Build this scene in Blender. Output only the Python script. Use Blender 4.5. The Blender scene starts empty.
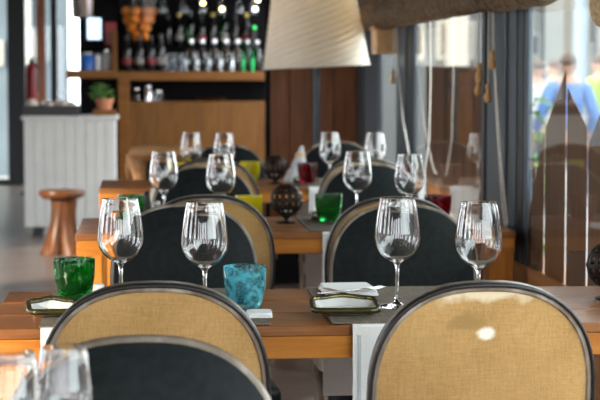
import bpy, math, random
from mathutils import Vector, Matrix
random.seed(7)
SC = bpy.context.scene
COL = SC.collection
PI = math.pi

# ------------------------------------------------------------------ camera
F = 1800.0                       # focal length in pixels of the 600 x 400 frame
CAMZ = 1.27
PITCH = math.atan(130 / F)                                     # horizon at pixel row 70
YAW = math.atan(150 / F * math.cos(PITCH))
cam = bpy.data.cameras.new('camera')
cam.sensor_width = 36.0
cam.lens = F / 600 * 36
cam.clip_start = 0.05
cam.clip_end = 400
cam_o = bpy.data.objects.new('camera', cam)
COL.objects.link(cam_o)
cam_o.location = (0, 0, CAMZ)
cam_o.rotation_euler = (PI / 2 - PITCH, 0, -YAW)
cam.dof.use_dof = True
cam.dof.focus_distance = 3.65
cam.dof.aperture_fstop = 8.0
SC.camera = cam_o
CROT = cam_o.rotation_euler.to_matrix()

# ------------------------------------------------------------------ light
world = bpy.data.worlds.new('sky')
SC.world = world
world.use_nodes = True
wn = world.node_tree
wn.nodes.clear()
wout = wn.nodes.new('ShaderNodeOutputWorld')
wbg = wn.nodes.new('ShaderNodeBackground')
wbg.inputs['Color'].default_value = (0.93, 0.96, 1.0, 1)      # even, lightly overcast sky
wbg.inputs['Strength'].default_value = 4.2
wn.links.new(wbg.outputs[0], wout.inputs[0])
sun = bpy.data.lights.new('sun', 'SUN')
sun.energy = 6.5
sun.angle = math.radians(3)
sun.color = (1.0, 0.88, 0.70)
sun_o = bpy.data.objects.new('sun', sun)
COL.objects.link(sun_o)
sun_o.rotation_euler = Vector((0.66, 0.592, -0.33)).to_track_quat('-Z', 'Y').to_euler()
vs = SC.view_settings
vs.view_transform = 'Standard'
vs.look = 'None'
vs.gamma = 1.0
vs.use_curve_mapping = False
vs.exposure = 0.75
SC.cycles.max_bounces = 14
SC.cycles.transmission_bounces = 12
SC.cycles.transparent_max_bounces = 24
SC.cycles.glossy_bounces = 6
SC.cycles.caustics_refractive = False
SC.cycles.caustics_reflective = False
SC.cycles.sample_clamp_indirect = 6

# ------------------------------------------------------------------ pixel to place
def ray(px, py):
    return CROT @ Vector(((px - 300) / F, -(py - 200) / F, -1.0))
CAMP = Vector((0, 0, CAMZ))
def onZ(px, py, z):
    d = ray(px, py); return CAMP + d * ((z - CAMZ) / d.z)
def onY(px, py, y):
    d = ray(px, py); return CAMP + d * (y / d.y)
def onX(px, py, x):
    d = ray(px, py); return CAMP + d * (x / d.x)

# ------------------------------------------------------------------ materials
MATS = {}
def new_mat(name):
    m = bpy.data.materials.new(name); m.use_nodes = True
    MATS[name] = m
    return m, m.node_tree, m.node_tree.nodes['Principled BSDF']

def ramp(nt, stops):
    r = nt.nodes.new('ShaderNodeValToRGB')
    e = r.color_ramp.elements
    while len(e) < len(stops): e.new(0.5)
    for k, (p, c) in enumerate(stops):
        e[k].position = p; e[k].color = (*c, 1)
    return r

def plain(name, col, rough=0.5, metal=0.0, var=0.12, scale=30, bump=0.0, spec=0.5, coat=0.0):
    m, nt, b = new_mat(name)
    tc = nt.nodes.new('ShaderNodeTexCoord')
    n = nt.nodes.new('ShaderNodeTexNoise'); n.inputs['Scale'].default_value = scale
    n.inputs['Detail'].default_value = 4
    nt.links.new(tc.outputs['Object'], n.inputs['Vector'])
    lo = tuple(max(0, c * (1 - var)) for c in col); hi = tuple(min(1, c * (1 + var)) for c in col)
    r = ramp(nt, [(0.3, lo), (0.7, hi)])
    nt.links.new(n.outputs['Fac'], r.inputs[0]); nt.links.new(r.outputs[0], b.inputs['Base Color'])
    b.inputs['Roughness'].default_value = rough
    b.inputs['Metallic'].default_value = metal
    b.inputs['Specular IOR Level'].default_value = spec
    b.inputs['Coat Weight'].default_value = coat
    if bump:
        bp = nt.nodes.new('ShaderNodeBump'); bp.inputs['Strength'].default_value = bump
        bp.inputs['Distance'].default_value = 0.002
        nt.links.new(n.outputs['Fac'], bp.inputs['Height']); nt.links.new(bp.outputs[0], b.inputs['Normal'])
    return m

def wood(name, c1, c2, c3, axis='X', scale=8.0, rough=0.4, bump=0.15, coat=0.0, stretch=12, spec=0.25):
    m, nt, b = new_mat(name)
    tc = nt.nodes.new('ShaderNodeTexCoord')
    oi = nt.nodes.new('ShaderNodeObjectInfo')
    add = nt.nodes.new('ShaderNodeVectorMath'); add.operation = 'ADD'
    sc3 = nt.nodes.new('ShaderNodeVectorMath'); sc3.operation = 'SCALE'
    sc3.inputs[0].default_value = (7.3, 3.1, 5.7)
    nt.links.new(oi.outputs['Random'], sc3.inputs['Scale'])
    nt.links.new(tc.outputs['Object'], add.inputs[0]); nt.links.new(sc3.outputs[0], add.inputs[1])
    mp = nt.nodes.new('ShaderNodeMapping')
    s = [stretch, stretch, stretch]; s['XYZ'.index(axis)] = 1.0
    mp.inputs['Scale'].default_value = s
    nt.links.new(add.outputs[0], mp.inputs['Vector'])
    n = nt.nodes.new('ShaderNodeTexNoise'); n.inputs['Scale'].default_value = scale
    n.inputs['Detail'].default_value = 6; n.inputs['Distortion'].default_value = 0.6
    nt.links.new(mp.outputs[0], n.inputs['Vector'])
    r = ramp(nt, [(0.25, c1), (0.5, c2), (0.75, c3)])
    nt.links.new(n.outputs['Fac'], r.inputs[0]); nt.links.new(r.outputs[0], b.inputs['Base Color'])
    b.inputs['Roughness'].default_value = rough
    b.inputs['Specular IOR Level'].default_value = spec
    b.inputs['Coat Weight'].default_value = coat
    b.inputs['Coat Roughness'].default_value = 0.15
    bp = nt.nodes.new('ShaderNodeBump'); bp.inputs['Strength'].default_value = bump
    bp.inputs['Distance'].default_value = 0.001
    nt.links.new(n.outputs['Fac'], bp.inputs['Height']); nt.links.new(bp.outputs[0], b.inputs['Normal'])
    return m

def weave(name, c1, c2, scale=260, rough=0.85, bump=0.4, stain=None, blot=0.35):
    """woven cloth; stain = list of (x, z, radius, colour, amount) in object space for wear marks"""
    m, nt, b = new_mat(name)
    L = nt.links.new
    tc = nt.nodes.new('ShaderNodeTexCoord')
    outs = []
    k_ = scale / 420
    for sc3 in ((30 * k_, 330 * k_, 330 * k_), (330 * k_, 30 * k_, 330 * k_), (330 * k_, 330 * k_, 30 * k_)):   # threads along each axis
        mp_ = nt.nodes.new('ShaderNodeMapping'); mp_.inputs['Scale'].default_value = sc3
        L(tc.outputs['Object'], mp_.inputs['Vector'])
        w = nt.nodes.new('ShaderNodeTexNoise'); w.inputs['Scale'].default_value = 1.0; w.inputs['Detail'].default_value = 2
        L(mp_.outputs[0], w.inputs['Vector']); outs.append(w.outputs['Fac'])
    mx = nt.nodes.new('ShaderNodeMath'); mx.operation = 'ADD'; L(outs[0], mx.inputs[0]); L(outs[1], mx.inputs[1])
    m2 = nt.nodes.new('ShaderNodeMath'); m2.operation = 'ADD'; L(mx.outputs[0], m2.inputs[0]); L(outs[2], m2.inputs[1])
    nz = nt.nodes.new('ShaderNodeTexNoise'); nz.inputs['Scale'].default_value = 9; nz.inputs['Detail'].default_value = 5
    L(tc.outputs['Object'], nz.inputs['Vector'])
    k1 = nt.nodes.new('ShaderNodeMath'); k1.operation = 'MULTIPLY'; k1.inputs[1].default_value = 0.33 * (1 - blot); L(m2.outputs[0], k1.inputs[0])
    k2 = nt.nodes.new('ShaderNodeMath'); k2.operation = 'MULTIPLY_ADD'; k2.inputs[1].default_value = blot; L(nz.outputs['Fac'], k2.inputs[0]); L(k1.outputs[0], k2.inputs[2])
    r = ramp(nt, [(0.34, c1), (0.64, c2)])
    L(k2.outputs[0], r.inputs[0])
    col = r.outputs[0]
    if stain:
        nz2 = nt.nodes.new('ShaderNodeTexNoise'); nz2.inputs['Scale'].default_value = 34; nz2.inputs['Detail'].default_value = 5
        L(tc.outputs['Object'], nz2.inputs['Vector'])
        for (sx, sz, rx, rz, sc, amt) in stain:
            mp = nt.nodes.new('ShaderNodeMapping'); mp.vector_type = 'POINT'
            mp.inputs['Location'].default_value = (-sx / rx, 0, -sz / rz)
            mp.inputs['Scale'].default_value = (1 / rx, 0, 1 / rz)
            L(tc.outputs['Object'], mp.inputs['Vector'])
            ln = nt.nodes.new('ShaderNodeVectorMath'); ln.operation = 'LENGTH'; L(mp.outputs[0], ln.inputs[0])
            ad = nt.nodes.new('ShaderNodeMath'); ad.operation = 'MULTIPLY_ADD'; ad.inputs[1].default_value = 1.5
            L(nz2.outputs['Fac'], ad.inputs[0]); L(ln.outputs['Value'], ad.inputs[2])
            rr = ramp(nt, [(0.55, (amt,) * 3), (1.0, (0, 0, 0))])
            sb = nt.nodes.new('ShaderNodeMath'); sb.operation = 'SUBTRACT'; sb.inputs[1].default_value = 0.62
            L(ad.outputs[0], sb.inputs[0]); L(sb.outputs[0], rr.inputs[0])
            mix = nt.nodes.new('ShaderNodeMix'); mix.data_type = 'RGBA'
            L(rr.outputs[0], mix.inputs[0]); L(col, mix.inputs[6]); mix.inputs[7].default_value = (*sc, 1)
            col = mix.outputs[2]
    L(col, b.inputs['Base Color'])
    b.inputs['Roughness'].default_value = rough
    b.inputs['Specular IOR Level'].default_value = 0.2
    bp = nt.nodes.new('ShaderNodeBump'); bp.inputs['Strength'].default_value = bump; bp.inputs['Distance'].default_value = 0.001
    L(m2.outputs[0], bp.inputs['Height']); L(bp.outputs[0], b.inputs['Normal'])
    return m

def glass(name, col=(1, 1, 1), rough=0.0, ior=1.46, bump=0.0, bscale=60):
    m, nt, b = new_mat(name)
    b.inputs['Base Color'].default_value = (*col, 1)
    b.inputs['Transmission Weight'].default_value = 1.0
    b.inputs['Roughness'].default_value = rough
    b.inputs['IOR'].default_value = ior
    if bump:
        tc = nt.nodes.new('ShaderNodeTexCoord')
        v = nt.nodes.new('ShaderNodeTexVoronoi'); v.inputs['Scale'].default_value = bscale
        v.feature = 'SMOOTH_F1'
        nt.links.new(tc.outputs['Object'], v.inputs['Vector'])
        bp = nt.nodes.new('ShaderNodeBump'); bp.inputs['Strength'].default_value = bump; bp.inputs['Distance'].default_value = 0.004
        nt.links.new(v.outputs['Distance'], bp.inputs['Height']); nt.links.new(bp.outputs[0], b.inputs['Normal'])
    return m

def pane_mat(name, tint=(0.93, 0.97, 0.96)):
    """thin window glass: mirror by Fresnel on the face that looks at you, clear otherwise"""
    m = bpy.data.materials.new(name); m.use_nodes = True; MATS[name] = m
    nt = m.node_tree; nt.nodes.clear(); L = nt.links.new
    out = nt.nodes.new('ShaderNodeOutputMaterial')
    tr = nt.nodes.new('ShaderNodeBsdfTransparent'); tr.inputs[0].default_value = (*tint, 1)
    gl = nt.nodes.new('ShaderNodeBsdfGlossy'); gl.inputs['Roughness'].default_value = 0.0
    fr = nt.nodes.new('ShaderNodeFresnel'); fr.inputs['IOR'].default_value = 1.6
    ge = nt.nodes.new('ShaderNodeNewGeometry')
    inv = nt.nodes.new('ShaderNodeMath'); inv.operation = 'SUBTRACT'; inv.inputs[0].default_value = 1.0
    L(ge.outputs['Backfacing'], inv.inputs[1])
    mu = nt.nodes.new('ShaderNodeMath'); mu.operation = 'MULTIPLY'
    L(fr.outputs[0], mu.inputs[0]); L(inv.outputs[0], mu.inputs[1])
    mx = nt.nodes.new('ShaderNodeMixShader')
    L(mu.outputs[0], mx.inputs[0]); L(tr.outputs[0], mx.inputs[1]); L(gl.outputs[0], mx.inputs[2])
    L(mx.outputs[0], out.inputs[0])
    return m

def emit(name, col, strength):
    m, nt, b = new_mat(name)
    b.inputs['Base Color'].default_value = (*col, 1)
    b.inputs['Emission Color'].default_value = (*col, 1)
    b.inputs['Emission Strength'].default_value = strength
    return m

wood('table_wood', (0.15, 0.052, 0.016), (0.25, 0.093, 0.028), (0.35, 0.145, 0.046), 'X', 5, 0.32, 0.12, coat=0.08)
wood('apron_wood_lit', (0.38, 0.125, 0.016), (0.49, 0.175, 0.026), (0.58, 0.23, 0.042), 'X', 5, 0.35, 0.1)  # same wood as the tops, light from the front put into the orange
wood('leg_wood_lit', (0.36, 0.12, 0.016), (0.47, 0.17, 0.026), (0.56, 0.22, 0.042), 'Z', 5, 0.35, 0.1)  # upright grain of the same wood, warm light painted into its colour
wood('bar_wood', (0.10, 0.039, 0.006), (0.15, 0.061, 0.010), (0.19, 0.082, 0.016), 'Z', 4, 0.4, 0.1)
wood('bar_top_wood', (0.13, 0.050, 0.008), (0.19, 0.076, 0.013), (0.24, 0.102, 0.02), 'X', 4, 0.4, 0.1)
wood('red_wood', (0.12, 0.038, 0.012), (0.19, 0.065, 0.02), (0.25, 0.092, 0.03), 'Z', 4, 0.4, 0.1)
wood('sill_wood', (0.28, 0.12, 0.04), (0.42, 0.19, 0.07), (0.52, 0.26, 0.10), 'Y', 3, 0.3, 0.15, coat=0.2)
wood('stump_wood', (0.05, 0.017, 0.005), (0.10, 0.035, 0.011), (0.16, 0.06, 0.02), 'Z', 5, 0.35, 0.5, stretch=6)
wood('pale_wood', (0.32, 0.155, 0.065), (0.45, 0.235, 0.105), (0.56, 0.32, 0.16), 'X', 5, 0.4, 0.1)
wood('fence_wood', (0.19, 0.080, 0.045), (0.25, 0.110, 0.062), (0.31, 0.145, 0.085), 'Z', 5, 0.7, 0.2)
wood('chair_wood', (0.09, 0.066, 0.045), (0.22, 0.18, 0.14), (0.48, 0.44, 0.39), 'Z', 6, 0.38, 0.35, stretch=3)
wood('floor_wood', (0.085, 0.062, 0.052), (0.15, 0.115, 0.10), (0.22, 0.175, 0.155), 'X', 2.5, 0.30, 0.15)
plain('pull_wood', (0.66, 0.36, 0.13), 0.4, var=0.2)
weave('burlap', (0.34, 0.192, 0.064), (0.54, 0.335, 0.135), 420)
weave('burlap_worn', (0.34, 0.192, 0.064), (0.54, 0.335, 0.135), 420,
      stain=[(-0.01, 0.192, 0.15, 0.030, (0.80, 0.70, 0.50), 0.75),
             (0.0, 0.118, 0.022, 0.017, (0.90, 0.84, 0.70), 1.0),
             (-0.03, 0.14, 0.05, 0.022, (0.30, 0.19, 0.07), 0.7),
             (-0.10, 0.10, 0.05, 0.02, (0.40, 0.26, 0.10), 0.4)])
weave('mat_weave', (0.085, 0.068, 0.052), (0.24, 0.20, 0.155), 300, blot=0.1)
weave('linen', (0.66, 0.65, 0.62), (0.83, 0.82, 0.80), 900, blot=0.5, bump=0.2)
weave('linen_grey', (0.42, 0.42, 0.43), (0.6, 0.6, 0.6), 900, blot=0.5, bump=0.2)
plain('leather', (0.009, 0.012, 0.013), 0.5, var=0.3, scale=60, bump=0.15, spec=0.14)
plain('black_piping', (0.012, 0.011, 0.011), 0.4)
plain('iron', (0.028, 0.018, 0.014), 0.45, metal=0.6, var=0.4)
plain('steel', (0.62, 0.62, 0.63), 0.2, metal=1.0, var=0.04)
plain('dark_steel', (0.10, 0.10, 0.11), 0.25, metal=1.0, var=0.04)
plain('napkin_white', (0.86, 0.86, 0.85), 0.9, var=0.03, scale=200, bump=0.1)
plain('porcelain', (0.86, 0.86, 0.83), 0.15, var=0.02)
plain('olive_glaze', (0.040, 0.033, 0.006), 0.2, var=0.3)
plain('yellow_glaze', (0.62, 0.50, 0.06), 0.2, var=0.15)
glass('clear_glass', (1, 1, 1), ior=1.58)
glass('green_glass', (0.02, 0.45, 0.08), bump=0.6, bscale=70, ior=1.4)
glass('blue_glass', (0.66, 0.95, 1.0), bump=0.9, bscale=60, ior=1.3)
glass('yellow_glass', (0.93, 0.85, 0.05), bump=0.4, bscale=70, ior=1.4)
glass('red_glass', (0.40, 0.01, 0.05), bump=0.4, bscale=70, ior=1.4)
def cloudy(name, col, amount, blotch=0):
    nt = MATS[name].node_tree; b = nt.nodes['Principled BSDF']; out = nt.nodes['Material Output']
    tr = nt.nodes.new('ShaderNodeBsdfTranslucent'); tr.inputs[0].default_value = (*col, 1)
    di = nt.nodes.new('ShaderNodeBsdfDiffuse'); di.inputs[0].default_value = (*col, 1)
    m1 = nt.nodes.new('ShaderNodeMixShader'); m1.inputs[0].default_value = 0.5
    mx = nt.nodes.new('ShaderNodeMixShader'); mx.inputs[0].default_value = amount
    nt.links.new(tr.outputs[0], m1.inputs[1]); nt.links.new(di.outputs[0], m1.inputs[2])
    nt.links.new(b.outputs[0], mx.inputs[1]); nt.links.new(m1.outputs[0], mx.inputs[2]); nt.links.new(mx.outputs[0], out.inputs[0])
    if blotch:                                                  # bubbles and streaks frozen in the glass
        tc = nt.nodes.new('ShaderNodeTexCoord'); nz = nt.nodes.new('ShaderNodeTexNoise')
        nz.inputs['Scale'].default_value = blotch; nz.inputs['Detail'].default_value = 3
        nt.links.new(tc.outputs['Object'], nz.inputs['Vector'])
        r = ramp(nt, [(0.42, (0.06,) * 3), (0.62, (amount * 2.2,) * 3)])
        nt.links.new(nz.outputs['Fac'], r.inputs[0]); nt.links.new(r.outputs[0], mx.inputs[0])
cloudy('blue_glass', (0.22, 0.86, 1.0), 0.30, 55)
cloudy('green_glass', (0.01, 0.40, 0.05), 0.10)
cloudy('yellow_glass', (0.95, 0.82, 0.02), 0.55)
cloudy('red_glass', (0.22, 0.005, 0.02), 0.12)
pane_mat('window_glass')
pane_mat('thin_glass', (0.97, 0.98, 0.98))
plain('frame_blue', (0.062, 0.082, 0.104), 0.45, var=0.06, scale=4)
plain('frame_dark', (0.022, 0.027, 0.032), 0.45, var=0.06, scale=4)
plain('ceiling_paint', (0.20, 0.18, 0.16), 0.9, var=0.04, scale=3)
plain('wall_paint', (0.20, 0.17, 0.14), 0.9, var=0.05, scale=3)
plain('bar_black', (0.006, 0.006, 0.007), 0.8, var=0.3, scale=4, spec=0.08)
plain('cabinet_white', (0.62, 0.64, 0.61), 0.6, var=0.05, scale=6)
plain('shade_cloth', (0.84, 0.81, 0.74), 0.9, var=0.04, scale=20)
def translucent(name, amount):
    nt = MATS[name].node_tree; b = nt.nodes['Principled BSDF']; out = nt.nodes['Material Output']
    tr = nt.nodes.new('ShaderNodeBsdfTranslucent'); tr.inputs[0].default_value = (0.95, 0.88, 0.74, 1)
    mx = nt.nodes.new('ShaderNodeMixShader'); mx.inputs[0].default_value = amount
    nt.links.new(b.outputs[0], mx.inputs[1]); nt.links.new(tr.outputs[0], mx.inputs[2]); nt.links.new(mx.outputs[0], out.inputs[0])
translucent('shade_cloth', 0.35)
plain('pole_metal', (0.03, 0.033, 0.04), 0.4, metal=0.5)
plain('straw', (0.15, 0.095, 0.052), 0.85, var=0.6, scale=70, bump=0.8)
plain('straw_pale', (0.55, 0.40, 0.22), 0.8, var=0.4, scale=70, bump=0.8)
plain('cord_cloth', (0.74, 0.70, 0.62), 0.9, var=0.15, scale=80)
plain('pavement', (0.24, 0.235, 0.23), 0.9, var=0.08, scale=0.8)
plain('facade_stone', (0.25, 0.225, 0.195), 0.9, var=0.12, scale=0.5)
plain('facade_grey', (0.085, 0.095, 0.105), 0.9, var=0.15, scale=0.5)
plain('facade_slate', (0.09, 0.115, 0.14), 0.9, var=0.3, scale=0.6)
plain('facade_trim', (0.30, 0.285, 0.26), 0.9, var=0.06, scale=0.9)
plain('facade_dark', (0.07, 0.05, 0.045), 0.6, var=0.2, scale=0.7)
plain('pillar_blue', (0.16, 0.20, 0.25), 0.6, var=0.08, scale=1)
plain('leaf_green', (0.10, 0.24, 0.04), 0.6, var=0.4, scale=8)
plain('terracotta', (0.48, 0.20, 0.10), 0.8, var=0.1)
plain('orange_peel', (0.85, 0.27, 0.02), 0.45, var=0.1, scale=80, bump=0.3)
plain('skin', (0.36, 0.20, 0.14), 0.6, var=0.05, scale=6)
plain('hair_brown', (0.07, 0.04, 0.025), 0.7, var=0.3, scale=40)
plain('cloth_white', (0.50, 0.51, 0.54), 0.9, var=0.05, scale=8)
plain('cloth_blue', (0.08, 0.16, 0.38), 0.9, var=0.1, scale=8)
plain('cloth_lime', (0.24, 0.36, 0.06), 0.9, var=0.1, scale=8)
plain('cloth_navy', (0.03, 0.04, 0.075), 0.9, var=0.2, scale=8)
plain('plastic_red', (0.30, 0.012, 0.018), 0.35, var=0.1)
plain('plastic_blue', (0.02, 0.14, 0.52), 0.3, var=0.1)
plain('plastic_black', (0.012, 0.012, 0.013), 0.4, var=0.2)
plain('shell', (0.62, 0.55, 0.47), 0.7, var=0.2)
plain('bottle_dark', (0.008, 0.008, 0.008), 0.15, var=0.1)
plain('label_red', (0.20, 0.012, 0.018), 0.6, var=0.1)
plain('label_white', (0.20, 0.19, 0.17), 0.6, var=0.1)
glass('bottle_clear', (0.85, 0.90, 0.93), rough=0.03)
glass('bottle_green', (0.03, 0.35, 0.10), rough=0.03)
emit('screen_light', (0.55, 0.80, 1.0), 1.3)
emit('sign_green', (0.02, 0.75, 0.12), 1.2)
emit('bulb_lamp', (1.0, 0.86, 0.66), 220.0)
emit('bulb_warm', (1.0, 0.72, 0.30), 9.0)
emit('bulb_white', (1.0, 0.97, 0.9), 7.0)

# ------------------------------------------------------------------ mesh helpers
class MB:
    def __init__(s): s.v = []; s.f = []
    def add(s, vs_, fs):
        o = len(s.v); s.v += [tuple(p) for p in vs_]; s.f += [tuple(i + o for i in f) for f in fs]; return s
    def box(s, x0, x1, y0, y1, z0, z1):
        v = [(x0, y0, z0), (x1, y0, z0), (x1, y1, z0), (x0, y1, z0), (x0, y0, z1), (x1, y0, z1), (x1, y1, z1), (x0, y1, z1)]
        return s.add(v, [(0, 3, 2, 1), (4, 5, 6, 7), (0, 1, 5, 4), (1, 2, 6, 5), (2, 3, 7, 6), (3, 0, 4, 7)])
    def lathe(s, prof, seg=32, cx=0, cy=0, close=False):
        """prof: list of (r, z); r = 0 makes a pole. close joins last to first"""
        v = []; idx = []
        for r, z in prof:
            if r < 1e-6:
                idx.append([len(v)] * seg); v.append((cx, cy, z))
            else:
                idx.append(list(range(len(v), len(v) + seg)))
                v += [(cx + r * math.cos(2 * PI * k / seg), cy + r * math.sin(2 * PI * k / seg), z) for k in range(seg)]
        f = []
        n = len(prof)
        for i in range(n if close else n - 1):
            a, b = idx[i], idx[(i + 1) % n]
            for k in range(seg):
                q = [a[k], a[(k + 1) % seg], b[(k + 1) % seg], b[k]]
                u = []
                for t in q:
                    if t not in u: u.append(t)
                if len(u) > 2: f.append(tuple(u))
        return s.add(v, f)
    def tube(s, pts, rad, seg=8, closed=False, cap=True):
        pts = [Vector(p) for p in pts]; n = len(pts)
        rads = rad if isinstance(rad, (list, tuple)) else [rad] * n
        v = []; up = None
        for i in range(n):
            if closed: t = pts[(i + 1) % n] - pts[i - 1]
            else: t = pts[min(i + 1, n - 1)] - pts[max(i - 1, 0)]
            t.normalize()
            if up is None: up = Vector((0, 0, 1)) if abs(t.z) < 0.9 else Vector((1, 0, 0))
            a = t.cross(up).normalized(); b = a.cross(t).normalized(); up = b
            for k in range(seg):
                c = 2 * PI * k / seg
                v.append(pts[i] + (a * math.cos(c) + b * math.sin(c)) * rads[i])
        f = []
        for i in range(n if closed else n - 1):
            j = (i + 1) % n
            for k in range(seg):
                f.append((i * seg + k, i * seg + (k + 1) % seg, j * seg + (k + 1) % seg, j * seg + k))
        if cap and not closed:
            f.append(tuple(reversed(range(seg)))); f.append(tuple(range((n - 1) * seg, n * seg)))
        return s.add(v, f)
    def prism(s, poly, a0, a1, plane='XZ'):
        """polygon extruded along the axis missing from plane"""
        def P(u, w, a):
            return {'XZ': (u, a, w), 'XY': (u, w, a), 'YZ': (a, u, w)}[plane]
        n = len(poly)
        v = [P(u, w, a0) for u, w in poly] + [P(u, w, a1) for u, w in poly]
        f = [tuple(range(n)), tuple(reversed(range(n, 2 * n)))]
        f += [(i, i + n, (i + 1) % n + n, (i + 1) % n) for i in range(n)]
        return s.add(v, f)
    def sphere(s, c, r, seg=12, rings=8, sz=1.0):
        return s.add(*_sphere(c, r, seg, rings, sz))
def _sphere(c, r, seg, rings, sz):
    m = MB(); m.lathe([(0, -r * sz)] + [(r * math.sin(PI * i / rings), -r * sz * math.cos(PI * i / rings)) for i in range(1, rings)] + [(0, r * sz)], seg)
    return [(p[0] + c[0], p[1] + c[1], p[2] + c[2]) for p in m.v], m.f

def mesh_of(name, mb, mat, smooth=35):
    me = bpy.data.meshes.new(name)
    me.from_pydata(mb.v, [], mb.f)
    import bmesh
    bm = bmesh.new(); bm.from_mesh(me)
    bmesh.ops.recalc_face_normals(bm, faces=bm.faces)
    bm.to_mesh(me); bm.free()
    if smooth:
        me.shade_smooth(); me.set_sharp_from_angle(angle=math.radians(smooth))
    me.materials.append(MATS[mat])
    return me

def obj(name, data, mat=None, parent=None, loc=None, rot=None, smooth=35, bevel=0.0):
    me = data if isinstance(data, bpy.types.Mesh) else mesh_of(name, data, mat, smooth)
    o = bpy.data.objects.new(name, me); COL.objects.link(o)
    if parent is not None: o.parent = parent
    if loc is not None: o.location = loc
    if rot is not None: o.rotation_euler = rot
    if bevel:
        b = o.modifiers.new('bevel', 'BEVEL'); b.width = bevel; b.segments = 2; b.limit_method = 'ANGLE'
    return o
def tag(o, label, cat, group=None):
    o['label'] = label; o['category'] = cat
    if group: o['group'] = group
    return o
def thing(name, label, cat, loc=(0, 0, 0), rz=0, group=None):
    o = bpy.data.objects.new(name, None); COL.objects.link(o)
    o.empty_display_size = 0.1
    o.location = loc; o.rotation_euler = (0, 0, rz)
    return tag(o, label, cat, group)
def struct(name, data, mat=None, parent=None, label=None, **k):
    o = obj(name, data, mat, parent, **k)
    if parent is None:
        o['kind'] = 'structure'
        if label: o['label'] = label
    return o

# ------------------------------------------------------------------ layout measured from the photograph
TH = 0.75                                             # table height
T = {}
for k, yf in ((1, 327), (2, 232.5), (3, 187.5)):
    T[k] = onZ(200 if k == 1 else 300, yf, TH).y      # front edge of each table
TD = 0.62                                             # table depth
XW = onY(528, 235, T[2]).x                            # window wall, runs along Y
YB = 15.0                                             # bar
YP = 10.6                                             # red wood partition
SILL = 0.632

# ------------------------------------------------------------------ room shell
XL = -3.2
struct('floor', MB().box(XL, XW + 0.12, -2.5, 20.6, -0.12, 0), 'floor_wood', smooth=0, label='dark worn timber floor of the dining room')
struct('ground', MB().box(-60, 60, -40, 90, -0.6, -0.42), 'pavement', smooth=0, label='pale paved street outside the windows')
struct('ceiling', MB().box(XL, XW + 0.12, -2.5, 20.6, 2.75, 2.9), 'ceiling_paint', smooth=0, label='plain ceiling above the tables')
# low wooden wall under the windows
wr = struct('wall_right', MB().box(XW, XW + 0.10, -2.5, 20.6, -0.12, SILL - 0.012), 'sill_wood', smooth=0, label='low orange-brown wooden wall under the windows')
struct('sill_cap', MB().box(XW + 0.002, XW + 0.12, -2.5, 20.6, SILL - 0.012, SILL), 'sill_wood', wr, smooth=0)
struct('lintel', MB().box(XW, XW + 0.12, -2.5, 20.6, 2.1, 2.75), 'frame_blue', wr, smooth=0)
def wallY(px): return onX(px, 120, XW).y
# posts of the glazing: (pixel span, child strips)
def post(n, p0, p1, strips, label):
    y0, y1 = sorted((wallY(p0), wallY(p1)))
    o = struct('trim_%d' % n, MB().box(XW, XW + 0.018, y0, y1, SILL, 2.1), 'frame_blue', smooth=0, bevel=0.004, label=label)
    for (q0, q1, out, mat) in strips:
        a, b = sorted((wallY(q0), wallY(q1)))
        struct('post_strip', MB().box(XW - out, XW + 0.001, a, b, SILL, 2.1), mat, o, smooth=0, bevel=0.003)
    return (y0, y1)
P1 = post(1, 489, 527, [(490, 508, 0.012, 'frame_blue'), (511.5, 517.5, 0.008, 'frame_blue'), (518.5, 523.5, 0.004, 'frame_dark'), (486.6, 489.2, 0.020, 'frame_dark'), (508.4, 511, 0.003, 'frame_dark')], 'wide blue-grey window post beside the hanging cords')
P2 = post(2, 397, 414, [(398, 407, 0.010, 'frame_blue'), (408, 413, 0.004, 'frame_dark')], 'blue-grey window post in the middle of the window wall')
P3 = post(3, 356, 379, [(358, 364, 0.008, 'frame_dark'), (366, 378, 0.010, 'frame_blue')], 'blue-grey window post next to the red wood partition')
def pane(n, y0, y1, label):
    w = bpy.data.objects.new('window_%d' % n, None); COL.objects.link(w)
    w.location = (XW + 0.04, (y0 + y1) / 2, SILL); w['kind'] = 'structure'; w['label'] = label
    h = (y1 - y0) / 2
    obj('pane', MB().box(-0.036, -0.028, -h, h, 0, 1.455), 'window_glass', w, smooth=0)
    obj('window_frame', MB().box(-0.03, 0.03, -h, h, 1.40, 1.455), 'frame_blue', w, smooth=0)
    return w
pane(1, -2.4, P1[0], 'large clear window pane looking onto the street and picket fence')
pane(2, P1[1], P2[0], 'window pane behind the acorn-shaped cord pulls')
pane(3, P2[1], P3[0], 'narrow window pane beyond the middle post')
# red wood partition closing the row, boards with grooves
px0 = onY(268, 120, YP).x
wb = struct('wall_back', MB().box(px0, XW, YP + 0.03, YP + 0.10, 0, 2.75), 'red_wood', smooth=0, label='reddish-brown wooden partition behind the floor lamp')
nb = 4
for i in range(nb):
    w = (XW - px0) / nb
    struct('board', MB().box(px0 + i * w + 0.003, px0 + (i + 1) * w - 0.003, YP + 0.008, YP + 0.03, 0, 2.75), 'red_wood', wb, smooth=0, bevel=0.004)
struct('dark_strip', MB().box(px0, XW, YP - 0.008, YP + 0.008, 0, 0.22), 'bar_black', wb, smooth=0)  # added black strip, stands in for the dark beneath the tables
struct('end_post', MB().box(px0 - 0.012, px0 + 0.012, YP - 0.004, YP + 0.10, 0, 2.75), 'bar_black', wb, smooth=0)
# dark wall behind the bar
xa = onY(80, 50, 15.7).x
struct('wall_bar', MB().box(xa, XW + 0.1, 15.72, 15.82, 0, 2.75), 'bar_black', smooth=0, label='black wall behind the bar bottles')
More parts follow.
